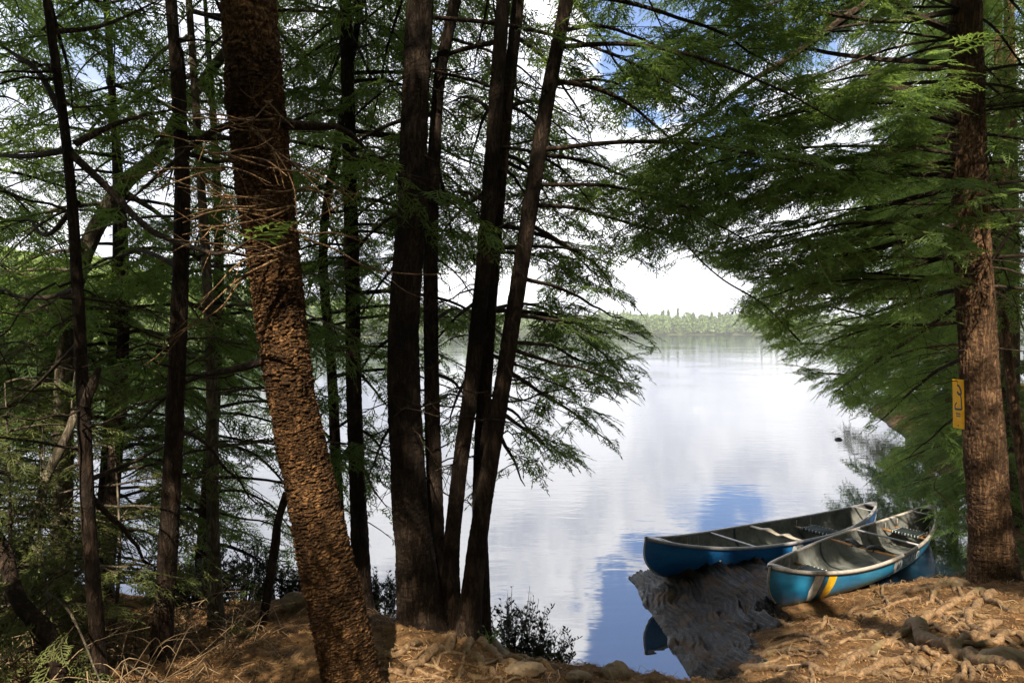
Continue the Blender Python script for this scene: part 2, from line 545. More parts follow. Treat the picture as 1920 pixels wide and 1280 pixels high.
def ground_z(x, y, detail=True):
    x = np.asarray(x, dtype=float)
    y = np.asarray(y, dtype=float)
    shp = np.broadcast(x, y).shape
    xx = np.broadcast_to(x, shp).ravel()
    yy = np.broadcast_to(y, shp).ravel()
    r2 = (xx[:, None] - CP[None, :, 0]) ** 2 + (yy[:, None] - CP[None, :, 1]) ** 2
    z = tps(r2) @ _w[:_n] + _w[_n] + _w[_n + 1] * xx + _w[_n + 2] * yy
    z = np.clip(z, -1.6, 2.8)
    if detail:
        p = np.stack([xx, yy, np.zeros_like(xx)], -1)
        land = np.clip((z + 0.05) / 0.3, 0, 1)
        led = np.clip((xx - 1.2) / .3, 0, 1) * np.clip((2.9 - xx) / .7, 0, 1) * np.clip((yy - 5.5) / .4, 0, 1)
        z = z - .07 * led + land * (1 - .6 * led) * ((fbm(p * 1.7, 3, 3) - .5) * 0.16 + (fbm(p * 7, 4, 9) - .5) * 0.085 + (np.abs(fbm(p * 3.3 + 7, 3, 19) - .5) * -2 + .25) * .05)
    return z.reshape(shp)


def gz(x, y):
    return float(ground_z(np.array([x]), np.array([y]))[0])


def on_ground(px, py):
    """where the view ray through a photo pixel meets the ground"""
    d = np.linspace(2.2, 14, 400)
    x = (px - 960) / 1280 * d
    z = CAMZ - (py - 622) / 1280 * d
    h = ground_z(x, d)
    k = np.argmax(h >= z)
    return np.array([x[k], d[k], h[k]])


def axis(parts):
    out = []
    for a, b, s in parts:
        out.append(np.arange(a, b, s))
    return np.concatenate(out + [[parts[-1][1]]])


gx = axis([(-60, -12, 4), (-12, -4.5, .25), (-4.5, 6.5, .032), (6.5, 14, .25), (14, 60, 4)])
gy = axis([(-50, -6, 4), (-6, 2.4, .4), (2.4, 9.4, .032), (9.4, 20, .3), (20, 60, 3)])
X, Y = np.meshgrid(gx, gy, indexing='xy')
Z = np.concatenate([ground_z(X[i:i + 16], Y[i:i + 16]) for i in range(0, len(Y), 16)])
b = MB()
b.grid(np.stack([X, Y, Z], -1))
tag(b.build('ground', M_GROUND), kind='structure')

b = MB()
b.grid(np.stack(np.meshgrid(np.linspace(-900, 900, 13), np.linspace(-2, 1500, 13), [0.0], indexing='xy'), -1)[:, :, 0])
tag(b.build('lake_water', M_WATER, smooth_=False), kind='structure')

# layered ledge by the water
u = np.linspace(1.30, 3.3, 230)
v = np.linspace(5.55, 8.75, 300)
U, V = np.meshgrid(u, v, indexing='xy')
p3 = np.stack([U, V, np.zeros_like(U)], -1)
base = np.concatenate([ground_z(U[i:i + 20], V[i:i + 20], False) for i in range(0, len(V), 20)])
warp = fbm(p3 * .8, 3, 40) * 0.55 + (fbm(p3 * 4, 3, 41) - .5) * .07
s_ = (U * 0.92 + V * 0.22 + warp) * 6.0
fr = s_ - np.floor(s_)
lay = .5 + .5 * np.sin(s_ * 1.3 + 1)
strata = np.where(fr < .82, fr / .82, (1 - fr) / .18) * (.06 + .07 * lay)
s2 = (U * 0.95 + V * 0.20 + warp * 1.1 + (fbm(p3 * 5, 3, 8) - .5) * .06) * 22
strata += (np.abs((s2 % 1) - .5) * 2) ** .6 * 0.036
strata += (fbm(p3 * np.array([30, 7, 1]), 3, 12) - .5) * .022
rag = (fbm(p3 * 3.1, 4, 91) - .5) * .5
lim = 2.45 + .50 * np.clip(V - 6.2, 0, 1.6) + rag
ue = 1.46 + (8.55 - V) * .06 + (fbm(p3 * 4, 3, 33) - .5) * .10
hb = np.clip(.03 + (U - ue) * .24, -.5, .26)
edge = np.clip(np.minimum((lim - U) / .25, (V - 5.6) / .3), 0, 1) * np.clip((8.75 - V) / .15, 0, 1)
inn = np.clip((U - ue) / .06, 0, 1)
Zr = np.where(U < ue, -.25, (1 - edge) * (base - .15) + edge * (np.maximum(hb, base - .03) - .03 + inn * (strata * .62 + (fbm(p3 * 1.6, 3, 51) - .5) * .10)))
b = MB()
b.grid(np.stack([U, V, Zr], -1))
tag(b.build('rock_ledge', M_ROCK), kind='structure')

# ------------------------------------------------------------------ foliage machinery
ROWS = """.6 .4 .4 .6 .7 .7 .7 .6 .6 .6 .6 .7 .9 1 1 1
.5 .4 .5 .5 .7 .7 .7 .6 .5 .6 .65 .7 .9 1 1 1
.5 .5 .5 .7 .8 .8 .7 .7 .5 .6 .75 .6 .8 1 1 1
.5 .4 .5 .7 .8 .8 .7 .6 .5 .6 1 1 1 1 1 1
.6 .6 .8 .8 .9 .8 .6 .5 .7 .6 .6 .9 1 1 1 1
.8 .9 .9 .7 .8 .8 .5 .5 .8 .7 .2 .5 .9 1 1 1
.8 .9 .9 .5 .6 .8 .6 .6 .6 .6 .0 .1 .5 .8 1 1
.9 .9 .7 .5 .5 .7 .6 .6 .6 .3 .0 .0 .0 .5 .9 .9
.9 .8 .5 .4 .4 .5 .1 .1 .0 .0 .0 .0 .0 .3 .8 .8
.9 .8 .4 .2 .2 .2 .0 .0 .0 .0 .0 .0 .0 .0 .2 .5
.6 .5 .2 .0 .0 .0 .0 .0 .0 .0 .0 .0 .0 .0 .0 .0"""
DENS = np.array([[float(x) for x in r.split()] for r in ROWS.splitlines()])
GAP = np.array([(1000, 1400), (960, 940), (1060, 885), (1170, 835), (1185, 745), (1232, 690), (1228, 600), (1160, 520), (1135, 455), (1180, 480), (1235, 512), (1262, 500),
                (1300, 475), (1345, 505), (1425, 535), (1372, 570), (1440, 650), (1520, 730), (1600, 775), (1625, 815), (1600, 880), (1640, 935), (1720, 1000), (1790, 1040), (1900, 1400)], dtype=float)


def in_poly(x, y, poly):
    c = np.zeros(np.shape(x), dtype=bool)
    j = len(poly) - 1
    for i in range(len(poly)):
        xi, yi = poly[i]
        xj, yj = poly[j]
        c ^= ((yi > y) != (yj > y)) & (x < (xj - xi) * (y - yi) / (yj - yi + 1e-12) + xi)
        j = i
    return c


def keep_prob(p):
    """how much foliage the place wants at a point: open over the water, denser round the trees"""
    x, y = to_px(p[None])
    x, y = float(x[0]), float(y[0])
    if p[1] < 0.5:
        return 1.0
    if x < -200 or x > 2120 or y < -80:
        return 1.0
    c = min(max(x / 120 - .5, 0), 14.999)
    r = min(max(y / 116.4 - .5, 0), 9.999)
    i, j = int(r), int(c)
    a, b_ = r - i, c - j
    return (DENS[i, j] * (1 - a) * (1 - b_) + DENS[i + 1, j] * a * (1 - b_) + DENS[i, j + 1] * (1 - a) * b_ + DENS[i + 1, j + 1] * a * b_)


def make_spray(seed, L=0.30, w_=0.0135, n=8):
    """one flat hemlock spray: a forked twig set with short needle-covered twiglets; x forward, z up"""
    r = random.Random(seed)
    vs, fs = [], []

    def sliver(p, ang, ln, wd):
        d = np.array([math.cos(ang), math.sin(ang), r.uniform(-.28, .12)])
        s = np.array([-math.sin(ang), math.cos(ang), r.uniform(-.5, .5)])
        k = len(vs)
        vs.extend([p, p + d * ln * .45 + s * wd * .5, p + d * ln + (0, 0, -.12 * ln), p + d * ln * .45 - s * wd * .5])
        fs.append((k, k + 1, k + 2, k + 3))

    bend = r.uniform(-.5, .5)
    p = np.zeros(3)
    a = 0
    for i in range(n):
        t = (i + .5) / n
        step = L / n
        a = bend * t
        q = p + np.array([math.cos(a), math.sin(a), -.25 * t]) * step
        sliver(p, a, step * 1.5, w_ * .9)
        for sd in (-1, 1):
            if r.random() < .08:
                continue
            ln = L * (.42 * (1 - t) + .12) * r.uniform(.75, 1.2)
            aa = a + sd * r.uniform(.75, 1.1)
            sliver(p, aa, ln * .75, w_ * r.uniform(.8, 1.2))
            if ln > .06:
                m_ = p + np.array([math.cos(aa), math.sin(aa), -.08]) * ln * .42
                sliver(m_, aa + sd * -.65, ln * .5, w_)
                sliver(m_, aa + sd * .55, ln * .42, w_)
        p = q
    sliver(p, a, L * .2, w_)
    return np.array(vs), np.array(fs)


SPRAYS = [make_spray(s) for s in range(6)]
SPRAYS_LO = [make_spray(50 + s, 0.38, 0.024, 5) for s in range(4)]


LIT = []          # spots the photograph shows in sun: crowns are kept open along their line to the sun


def sun_open(C, kmin=0.0):
    C = np.asarray(C, dtype=float)
    hit = np.zeros(len(C), dtype=bool)
    if not LIT:
        return hit
    use = [q for q in LIT if q[2] >= kmin]
    Q = np.array([p for p, r, k in use])
    RR = np.array([r for p, r, k in use])
    KK = np.array([k for p, r, k in use])
    for a in range(0, len(C), 4000):
        v = C[a:a + 4000, None] - Q[None]
        al = v @ SUN
        perp = v - al[..., None] * SUN
        d = np.linalg.norm(perp, axis=2)
        near = (al > .55) & (d < 1.5 * RR * 1.45)
        ii, jj = np.nonzero(near)
        if not len(ii):
            continue
        ok = (d[ii, jj] < 1.5 * RR[jj] * (.35 + 1.1 * vnoise(perp[ii, jj] * (1.9 / RR[jj])[:, None] + Q[jj], 3))) & (rng.random(len(ii)) < KK[jj])
        hit[a + ii[ok]] = True
    return hit


class Crown:
    def __init__(s, lo=False, mask=True):
        s.items = []          # (origin, forward, up, scale)
        s.wood = MB()
        s.lo = lo
        s.mask = mask
        s.carve = True

    def spray(s, p, fwd, up, sc_):
        s.items.append((p, fwd, up, sc_))

    def flush(s, mb, mi=0):
        if not s.items:
            return
        O = np.array([i[0] for i in s.items])
        F = np.array([i[1] for i in s.items])
        UP = np.array([i[2] for i in s.items])
        S = np.array([i[3] for i in s.items])
        if s.mask:
            C = O + F * 0.17 * S[:, None]
            x, y = to_px(C)
            ok = ~(in_poly(x, y, GAP) & (C[:, 1] > 1)) & (C[:, 2] > 0.06)
            O, F, UP, S = O[ok], F[ok], UP[ok], S[ok]
        ok = ~sun_open(O + F * 0.15 * S[:, None], .9 if s.mask else 0) if s.carve else np.ones(len(O), dtype=bool)
        O, F, UP, S = O[ok], F[ok], UP[ok], S[ok]
        F = F / (np.linalg.norm(F, axis=1)[:, None] + 1e-9)
        Sd = np.cross(UP, F)
        Sd /= np.linalg.norm(Sd, axis=1)[:, None] + 1e-9
        Un = np.cross(F, Sd)
        protos = SPRAYS_LO if s.lo else SPRAYS
        k = rng.integers(0, len(protos), len(O))
        for q, (pv, pf) in enumerate(protos):
            m_ = k == q
            if not m_.any():
                continue
            v = (O[m_][:, None] + S[m_][:, None, None] * (pv[None, :, 0:1] * F[m_][:, None] + pv[None, :, 1:2] * Sd[m_][:, None] + pv[None, :, 2:3] * Un[m_][:, None]))
            f = pf[None] + (np.arange(m_.sum()) * len(pv))[:, None, None]
            mb.add(v.reshape(-1, 3), f.reshape(-1, 4), mi)


def unit(v):
    v = np.asarray(v, dtype=float)
    return v / (np.linalg.norm(v) + 1e-12)


def bough(cr, limbs, pts, r0=0.02, fs=0.25, width=0.75, dens=1.0, bare=0.0, scale=1.0):
    """a hemlock limb through pts: wood into limbs, side branchlets and flat sprays into the crown"""
    pts = np.asarray(pts, dtype=float)
    L = np.linalg.norm(np.diff(pts, axis=0), axis=1).sum()
    n = max(8, int(L / .12))
    c = smooth(pts, n)
    c += (fbm(c * 2.3 + 13.1, 2, 5)[:, None] - .5) * np.array([.10, .10, .14]) * np.linspace(0, 1, n)[:, None]
    rad = r0 * (1 - np.linspace(0, 1, n)) ** .8 + .0035
    if cr.mask:
        gx_, gy_ = to_px(c)
        bad = np.nonzero(in_poly(gx_, gy_, GAP) & (c[:, 1] > 1) & (np.arange(n) > n * .3))[0]
        if len(bad):
            n = max(5, int(bad[0]))
            c, rad = c[:n], np.minimum(rad[:n], np.linspace(rad[0], .003, n))
    lm = MB()
    lm.tube(c, rad, 7)
    limbs.append(lm)
    t, _, _ = frames(c)
    cum = np.linspace(0, 1, n)
    nb = max(3, int(L * (1 - fs) / .105 * dens))
    sd = 1
    for q in range(nb):
        f = fs + (1 - fs) * (q + random.random() * .8) / nb
        if f > .995: f = .995
        k = f * (n - 1)
        i = int(k)
        p = c[i] * (1 - (k - i)) + c[min(i + 1, n - 1)] * (k - i)
        fw = t[i]
        sd = -sd
        side = unit(np.cross((0, 0, 1), fw))
        ang = random.uniform(.75, 1.15)
        dv = unit(fw * math.cos(ang) + side * sd * math.sin(ang) + np.array([0, 0, random.uniform(-.35, .12)]))
        bl = width * (1.0 - .62 * ((f - fs) / (1 - fs + 1e-6))) * random.uniform(.55, 1.2)
        nn = 6
        tt = np.linspace(0, 1, nn)[:, None]
        sag = random.uniform(.05, .28)
        bc = p + dv * bl * tt + np.array([0, 0, -1]) * sag * bl * tt ** 2 + unit(fw) * .18 * bl * tt ** 2
        mid = bc[3]
        if cr.carve and sun_open(bc[[2, 4]], .9 if cr.mask else 0).any() and random.random() < .95:
            continue
        pr = keep_prob(mid) if cr.mask else 1.0
        if cr.mask:
            pr *= min(1.0, max(0.0, (float(fbm(mid * 1.7 + 31.0, 2, 61)) - .29) * 7.5))
        if random.random() > pr:
            if random.random() < .12:
                cr.wood.tube(bc, np.linspace(.0045, .0015, nn), 3)
            continue
        if cr.mask:
            x, y = to_px(bc[[2, 5]])
            if in_poly(x, y, GAP).all():
                continue
        cr.wood.tube(bc, np.linspace(.0055, .0018, nn), 3)
        if random.random() < bare:
            continue
        ns = max(2, int(bl / .085 * dens))
        s2 = 1
        bt = unit(bc[-1] - bc[-3])
        sb = unit(np.cross((0, 0, 1), dv))
        for h in range(ns):
            e = .12 + .88 * (h + random.random()) / ns
            j = min(int(e * (nn - 1)), nn - 2)
            pp = bc[j] + (bc[j + 1] - bc[j]) * (e * (nn - 1) - j)
            s2 = -s2
            a2 = random.uniform(.45, 1.0)
            dd = dv * math.cos(a2) + sb * s2 * math.sin(a2) + np.array([0, 0, random.uniform(-.45, .05)])
            up = np.array([random.gauss(0, .28), random.gauss(0, .28), 1.0])
            cr.spray(pp, dd, up, scale * random.uniform(.55, 1.05))
        cr.spray(bc[-1], bt + (0, 0, -.15), np.array([random.gauss(0, .2), random.gauss(0, .2), 1]), scale * random.uniform(.7, 1.1))
    cr.spray(c[-1], t[-1], np.array([0, 0, 1.0]), scale)


def arc(p0, az, L, rise, droop, n=5):
    """control points of a limb leaving p0 at azimuth az (0 = away from camera, + = right)"""
    h = np.array([math.sin(az), math.cos(az), 0])
    tt = np.linspace(0, 1, n)
    return np.array([p0 + h * L * t_ + np.array([0, 0, rise * t_ - droop * t_ * t_]) for t_ in tt])


def trunk_mesh(mb, pts, widths, sides=20, res=.05, bark='plain', flare=.35, seed=0, amp=.006, cellw=.03, cellh=.09):
    """tapered trunk; real relief for the bark of the near ones"""
    pts = np.asarray(pts, dtype=float)
    L = np.linalg.norm(np.diff(pts, axis=0), axis=1).sum()
    n = max(10, int(L / res))
    c = smooth(pts, n)
    rad = smooth(np.asarray(widths, dtype=float)[:, None] * .5, n)[:, 0]
    s = np.linspace(0, L, n)
    t, Uv, Wv = frames(c)
    a = np.linspace(0, 2 * np.pi, sides, endpoint=False)
    A, S = np.meshgrid(a, s, indexing='xy')
    Rr = np.broadcast_to(rad[:, None], A.shape).copy()
    lob = 0.5 + .5 * np.cos(A * 5 + seed + .6 * np.sin(A * 2 + seed))
    Rr *= 1 + flare * np.exp(-S / (.22)) * (.35 + lob)
    cyl = np.stack([np.cos(A) * .35, np.sin(A) * .35, S * .6], -1)
    Rr *= 1 + (fbm(cyl * 3 + seed * 3.1, 3, seed) - .5) * .16
    if bark != 'plain':
        Rm = rad.mean()
        nu = max(6, int(round(2 * np.pi * Rm / cellw)))
        wu = (fbm(cyl * 14 + seed, 3, seed + 5) - .5) * 1.5
        wv = (fbm(cyl * 14 + seed + 50, 3, seed + 6) - .5) * 1.5
        e, idv = cell2(A / (2 * np.pi) * nu + wu, S / cellh + wv, nu, seed)
        pl_ = np.clip(e / .28, 0, 1)
        pl_ = pl_ * pl_ * (3 - 2 * pl_)
        fine = fbm(np.stack([np.cos(A) * Rm, np.sin(A) * Rm, S], -1) * 60, 3, seed + 9)
        Rr += amp * (pl_ * (.6 + .7 * idv) - .6) + amp * .7 * (fine - .5)
    V = c[:, None] + Rr[..., None] * (np.cos(A)[..., None] * Uv[:, None] + np.sin(A)[..., None] * Wv[:, None])
    mb.grid(V, 0, wrap=True)
    return c, rad


def at_height(c, z):
    i = int(np.argmin(np.abs(c[:, 2] - z)))
    return c[i]


class Wood(MB):
    """crown twigs; those that would end out over the open lake are left off"""
    def tube(s, pts, rad, k=6, mi=0, **kw):
        e = np.asarray(pts, dtype=float)[-1:]
        x, y = to_px(e)
        if e[0, 1] > 1 and in_poly(x, y, GAP)[0] and kw.pop('keep', None) is None:
            return
        kw.pop('keep', None)
        MB.tube(s, pts, rad, k, mi, **kw)


class Tree:
    """a thing made of a trunk with its limbs and a crown of needle sprays"""
    def __init__(s, name, label, cat, pts, widths, mat=None, leaf=None, group=None, lo=False, mask=True, **kw):
        s.mat = mat or M_BARK
        s.leaf = leaf or M_LEAF
        s.tr = MB()
        s.limbs = []
        s.merge = not mask
        s.c, s.r = trunk_mesh(s.tr, pts, widths, **kw)
        s.base = s.c[0].copy()
        s.root = thing(name, label, cat, tuple(s.base), group)
        s.cr = Crown(lo, mask)
        s.cr.wood = Wood() if mask else MB()

    def limb(s, pts, **kw):
        bough(s.cr, s.limbs, pts, **kw)

    def fill(s, z0, z1, n, L=(1.5, 2.6), az=(0, 360), rise=.3, droop=.9, **kw):
        for q in range(n):
            z = z0 + (z1 - z0) * (q + random.random()) / n
            p = at_height(s.c, z)
            a = R(random.uniform(*az))
            l_ = random.uniform(*L)
            s.limb(arc(p, a, l_, rise * random.uniform(.4, 1.4), droop * random.uniform(.5, 1.3)), **{**dict(r0=random.uniform(.010, .020)), **kw})

    def dead(s, z0, z1, n, L=(.3, .9), az=(90, 270)):
        """bare broken side twigs on the trunk"""
        for q in range(n):
            z = random.uniform(z0, z1)
            p = at_height(s.c, z)
            pts = arc(p, R(random.uniform(*az)), random.uniform(*L), random.uniform(-.1, .25), random.uniform(0, .35))
            pts = smooth(pts, 9)
            pts[1:] += rng.normal(0, .012, (8, 3))
            s.cr.wood.tube(pts, np.linspace(.008, .002, 9), 4)
            for h in range(3):
                i = random.randint(3, 7)
                e = pts[i] + rng.normal(0, .12, 3) + (pts[i] - pts[i - 2]) * 1.2
                s.cr.wood.tube(smooth([pts[i], (pts[i] + e) / 2 + rng.normal(0, .02, 3), e], 5), np.linspace(.004, .001, 5), 3)

    def done(s):
        o = s.tr.build('trunk', s.mat, s.root, origin=s.base)
        if s.merge or len(s.limbs) > 100:
            for lm in s.limbs:
                s.cr.wood.add(lm.v[0], lm.f[0])
        else:
            for lm in s.limbs:
                lm.build('limb', M_TWIG if s.mat in (M_BARK, M_BARK_BIG) else s.mat, s.root, origin=s.base)
        mb = MB()
        s.cr.flush(mb, 0)
        if s.cr.wood.n:
            mb.add(np.concatenate(s.cr.wood.v), np.concatenate(s.cr.wood.f), 1)
        if mb.n:
            mb.build('crown', [s.leaf, M_TWIG], s.root, smooth_=False, origin=s.base)
        return s.root


def PX(lst, d):
    """pixel polyline -> points; d is a number or one distance per point"""
    if not isinstance(d, (list, tuple)):
        d = [d] * len(lst)
    return np.array([P(a, b_, q) for (a, b_), q in zip(lst, d)])


def W(lst, d):
    return [.86 * x / 1280 * d for x in lst]


def rooted(pts, sink=.06):
    """drop the first point into the ground"""
    pts = np.array(pts)
    pts[0][2] = gz(pts[0][0], pts[0][1]) - sink
    return pts


def extend(pts, z_top, bend=(0, 0)):
    """carry a trunk on above the frame"""
    pts = np.array(pts)
    d = unit(pts[-1] - pts[-2])
    k = (z_top - pts[-1][2]) / max(d[2], .3)
    e = pts[-1] + d * k + np.array([bend[0], bend[1], 0])
    m_ = (pts[-1] + e) / 2
    return np.vstack([pts, m_, e])


G_TRUNKS = 'hemlock trunks standing along the bank'

for a, b_, r_ in ((1700, 1180, .55), (1830, 1250, .40), (1560, 1245, .40), (1790, 1125, .35), (1640, 1125, .30), (1450, 1255, .22),
                  (790, 1250, .11), (862, 1195, .10), (985, 1262, .08), (420, 1195, .17), (560, 1185, .11), (380, 1235, .07), (1040, 1262, .10)):
    LIT.append((on_ground(a, b_), r_, .985))
for a, b_, d_, r_ in ((1620, 1085, 8.2, .38), (1500, 1095, 7.2, .13), (1555, 1095, 7.45, .20), (1700, 1062, 8.9, .16), (1545, 1040, 8.2, .25), (1660, 1010, 9.2, .22), (1340, 1060, 8.6, .12), (1630, 985, 10.5, .3), (1450, 1010, 9.3, .2),
                      (560, 900, 3.5, .11), (590, 985, 3.5, .10), (545, 725, 3.5, .11), (530, 650, 3.5, .06), (468, 318, 3.5, .028), (612, 1085, 3.5, .035), (500, 545, 3.5, .02), (430, 420, 3.1, .14), (400, 250, 3.1, .13),
                      (812, 860, 5.25, .13), (1870, 640, 6.85, .13), (1880, 730, 6.85, .10), (1884, 860, 6.85, .12), (1898, 1010, 6.85, .10), (403, 1110, 5.3, .13)):
    LIT.append((P(a, b_, d_), r_, .985))
for a, b_, d_, r_ in ((70, 870, 4.3, .45), (50, 1180, 3.8, .3), (1440, 600, 8.6, .7), (1650, 300, 7.2, .5), (1700, 130, 6.8, .45), (1890, 500, 7.5, .5), (1780, 900, 9.0, .6), (1500, 240, 7.0, .3),
                      (1560, 480, 7.6, .35), (1420, 590, 9.5, .6), (1600, 700, 9.0, .4), (1600, 180, 7.0, .4), (1400, 100, 7.4, .3), (300, 640, 7, .5), (200, 600, 7, .5), (110, 560, 6, .5), (60, 700, 5.5, .5), (250, 730, 7, .5), (430, 560, 7, .5), (150, 430, 6.5, .5), (640, 330, 7, .22), (1120, 250, 6.5, .35), (1160, 420, 6.5, .35), (1090, 700, 6.2, .3)):
    LIT.append((P(a, b_, d_), r_, .70))

LIT.append((P(70, 870, 4.3), .45, .94))
LIT.append((P(60, 1120, 4.0), .25, .94))
LIT.append((P(1400, 590, 9.9), .55, .95))
LIT.append((P(1480, 620, 10.0), .40, .92))

# ------------------------------------------------------------------ the trees of the bank
# the big leaning trunk on the left
big = Tree('hemlock_tree', 'thickest leaning trunk on the left bank, scaly orange-brown bark, bare dead twigs around its middle', 'tree',
           extend(rooted(PX([(672, 1325), (640, 1180), (590, 950), (545, 730), (512, 480), (484, 240), (466, 0)], 3.65)), 13, (-.2, .8)),
           W([120, 118, 104, 98, 108, 116, 110, 75, 20], 3.65), M_BARK_BIG, sides=150, res=.009, bark='cell', seed=3, amp=.017, cellw=.042, cellh=.032, group=G_TRUNKS)
big.limb(PX([(500, 232), (590, 236), (650, 240), (720, 300)], [3.65, 3.6, 3.7, 4.2]), r0=.028, fs=.75, width=.3, bare=.8)
big.limb(PX([(480, 240), (410, 240), (330, 300), (240, 380)], [3.65, 3.5, 3.6, 4.0]), r0=.02, fs=.6, width=.4, bare=.9)
big.limb(PX([(520, 670), (440, 692), (340, 722), (250, 800)], [3.7, 4.0, 4.4, 5.0]), r0=.026, fs=.5, width=.5, bare=.4)
big.fill(5.5, 12.5, 26, (1.6, 2.8), (0, 360), .3, .8)
big.done()
# sunlit dead twigs in front of the big trunk: parts of that tree
tw = MB()
rr = random.Random(11)
sets = [((470, 205), 6, 90), ((500, 232), 7, 120), ((520, 375), 9, 110), ((540, 440), 9, 150), ((520, 470), 6, 170), ((420, 300), 6, 120), ((450, 300), 5, 110)]
for (cx, cy), n, ln in sets:
    for q in range(int(n * .85)):
        side = -1 if rr.random() < .6 else 1
        x0, y0 = cx + rr.uniform(-40, 40), cy + rr.uniform(-18, 18)
        l_ = ln * rr.uniform(.8, 2.0)
        d0 = 3.42
        pl_ = [(x0, y0)]
        x, y = x0, y0
        a = rr.uniform(-.5, .7)
        for h in range(4):
            a += rr.uniform(-.4, .4)
            x += side * l_ / 4 * math.cos(a)
            y += l_ / 4 * math.sin(a)
            pl_.append((x, y))
        pts = smooth(PX(pl_, [d0, d0 - .12, d0 - .22, d0 - .30, d0 - .38]), 14)
        tw.tube(pts, np.linspace(.0062, .0020, 14), 4)
        for h in range(2):
            i = rr.randint(4, 11)
            e = pts[i] + (pts[i] - pts[i - 3]) * rr.uniform(.8, 1.6) + np.array([rr.gauss(0, .05), rr.gauss(0, .04), rr.gauss(0, .06)])
            tw.tube(smooth([pts[i], (pts[i] + e) / 2 + np.array([0, 0, rr.gauss(0, .02)]), e], 6), np.linspace(.003, .001, 6), 3)
tw.build('dead_branch', M_DEAD, big.root, origin=big.base)

t = Tree('hemlock_tree', 'slender crooked dark trunk nearest the left edge, with several arching side limbs', 'tree',
         extend(rooted(PX([(192, 1290), (168, 1000), (158, 800), (146, 560), (128, 300), (88, 0)], 3.6)), 9),
         W([30, 29, 27, 24, 20, 17, 12, 4], 3.6), sides=18, group=G_TRUNKS, flare=.2)
t.limb(PX([(140, 270), (200, 240), (250, 225), (330, 205)], [3.6, 3.7, 3.9, 4.3]), r0=.016, fs=.3, width=.5)
t.limb(PX([(132, 280), (60, 292), (-20, 296), (-120, 330)], [3.6, 3.8, 4.2, 4.8]), r0=.016, fs=.3, width=.6)
t.limb(PX([(135, 290), (215, 360), (310, 440), (420, 470), (480, 440)], [3.6, 3.5, 3.3, 3.1, 3.0]), r0=.018, fs=.8, width=.3, bare=.9)
t.limb(PX([(118, 220), (70, 130), (20, 90), (-60, 60)], [3.6, 3.8, 4.1, 4.6]), r0=.014, fs=.3, width=.6)
t.limb(PX([(100, 60), (200, 45), (300, 0)], [3.6, 3.9, 4.4]), r0=.012, fs=.3, width=.5)
t.limb(PX([(146, 540), (80, 560), (0, 540), (-90, 560)], [3.6, 4.0, 4.6, 5.2]), r0=.014, fs=.3, width=.6)
t.limb(PX([(146, 380), (90, 440), (40, 420), (-40, 440)], [3.6, 3.9, 4.3, 4.8]), r0=.012, fs=.3, width=.6)
t.limb(PX([(150, 640), (90, 700), (30, 760)], [3.6, 4.1, 4.6]), r0=.012, fs=.4, width=.4, bare=.7)
t.limb(PX([(165, 900), (260, 860), (400, 790)], [3.6, 4.0, 4.5]), r0=.012, fs=.6, width=.3, bare=.9)
t.limb(PX([(170, 930), (240, 1010), (300, 1080)], [3.6, 4.0, 4.5]), r0=.014, fs=.5, width=.4, bare=.6)
t.fill(4.8, 8.5, 12, (.9, 1.7), (0, 360), .2, .5)
t.dead(2.2, 4.6, 14)
# broken stub
t.cr.wood.tube(PX([(158, 760), (172, 725), (186, 690)], 3.55), [.022, .026, .012], 8, cap=True)
t.done()

t = Tree('hemlock_tree', 'straight dark trunk between the thin crooked tree and the thick leaning one', 'tree',
         extend(rooted(PX([(300, 1268), (312, 1080), (322, 900), (334, 640), (342, 380), (336, 200), (320, 0)], 4.1)), 11),
         W([44, 40, 38, 35, 31, 27, 23, 15, 4], 4.1), sides=26, res=.03, bark='cell', amp=.004, cellw=.02, cellh=.05, seed=8, group=G_TRUNKS, flare=.2)
t.limb(PX([(342, 285), (420, 300), (480, 260)], [4.1, 4.4, 4.9]), r0=.014, fs=.35, width=.5)
t.limb(PX([(334, 500), (260, 470), (180, 500), (90, 520)], [4.1, 4.9, 5.7, 6.3]), r0=.014, fs=.3, width=.7)
t.limb(PX([(334, 560), (400, 590), (470, 640)], [4.1, 4.8, 5.6]), r0=.012, fs=.3, width=.6)
t.limb(PX([(326, 800), (380, 830), (450, 900), (500, 960)], [4.1, 4.7, 5.4, 5.9]), r0=.012, fs=.4, width=.5)
t.fill(4.2, 10.5, 20, (1.2, 2.2), (-70, 70), .3, .8)
t.dead(2.2, 5, 16, az=(0, 360))
t.done()

t = Tree('young_hemlock_tree', 'thin pale-footed trunk at the water edge, left of the thick leaning one', 'tree',
         extend(rooted(PX([(406, 1192), (400, 1000), (398, 850), (396, 700), (386, 480), (374, 300)], 5.4)), 9),
         W([34, 27, 25, 23, 20, 17, 12, 4], 5.4), sides=20, mat=M_BARK_GREY, group=G_TRUNKS, flare=.3)
for a, l_, z in ((-60, 1.6, 2.9), (30, 1.5, 2.6), (70, 1.7, 2.2), (-30, 1.4, 1.9), (60, 1.4, 3.6), (-80, 1.6, 4.0), (10, 1.7, 4.3), (100, 1.3, 3.3)):
    t.limb(arc(at_height(t.c, z), R(a), l_, .25, .55), r0=.011, fs=.25, width=.55)
t.fill(4.4, 8.5, 14, (.9, 1.8), (-90, 90), .2, .6)
t.done()

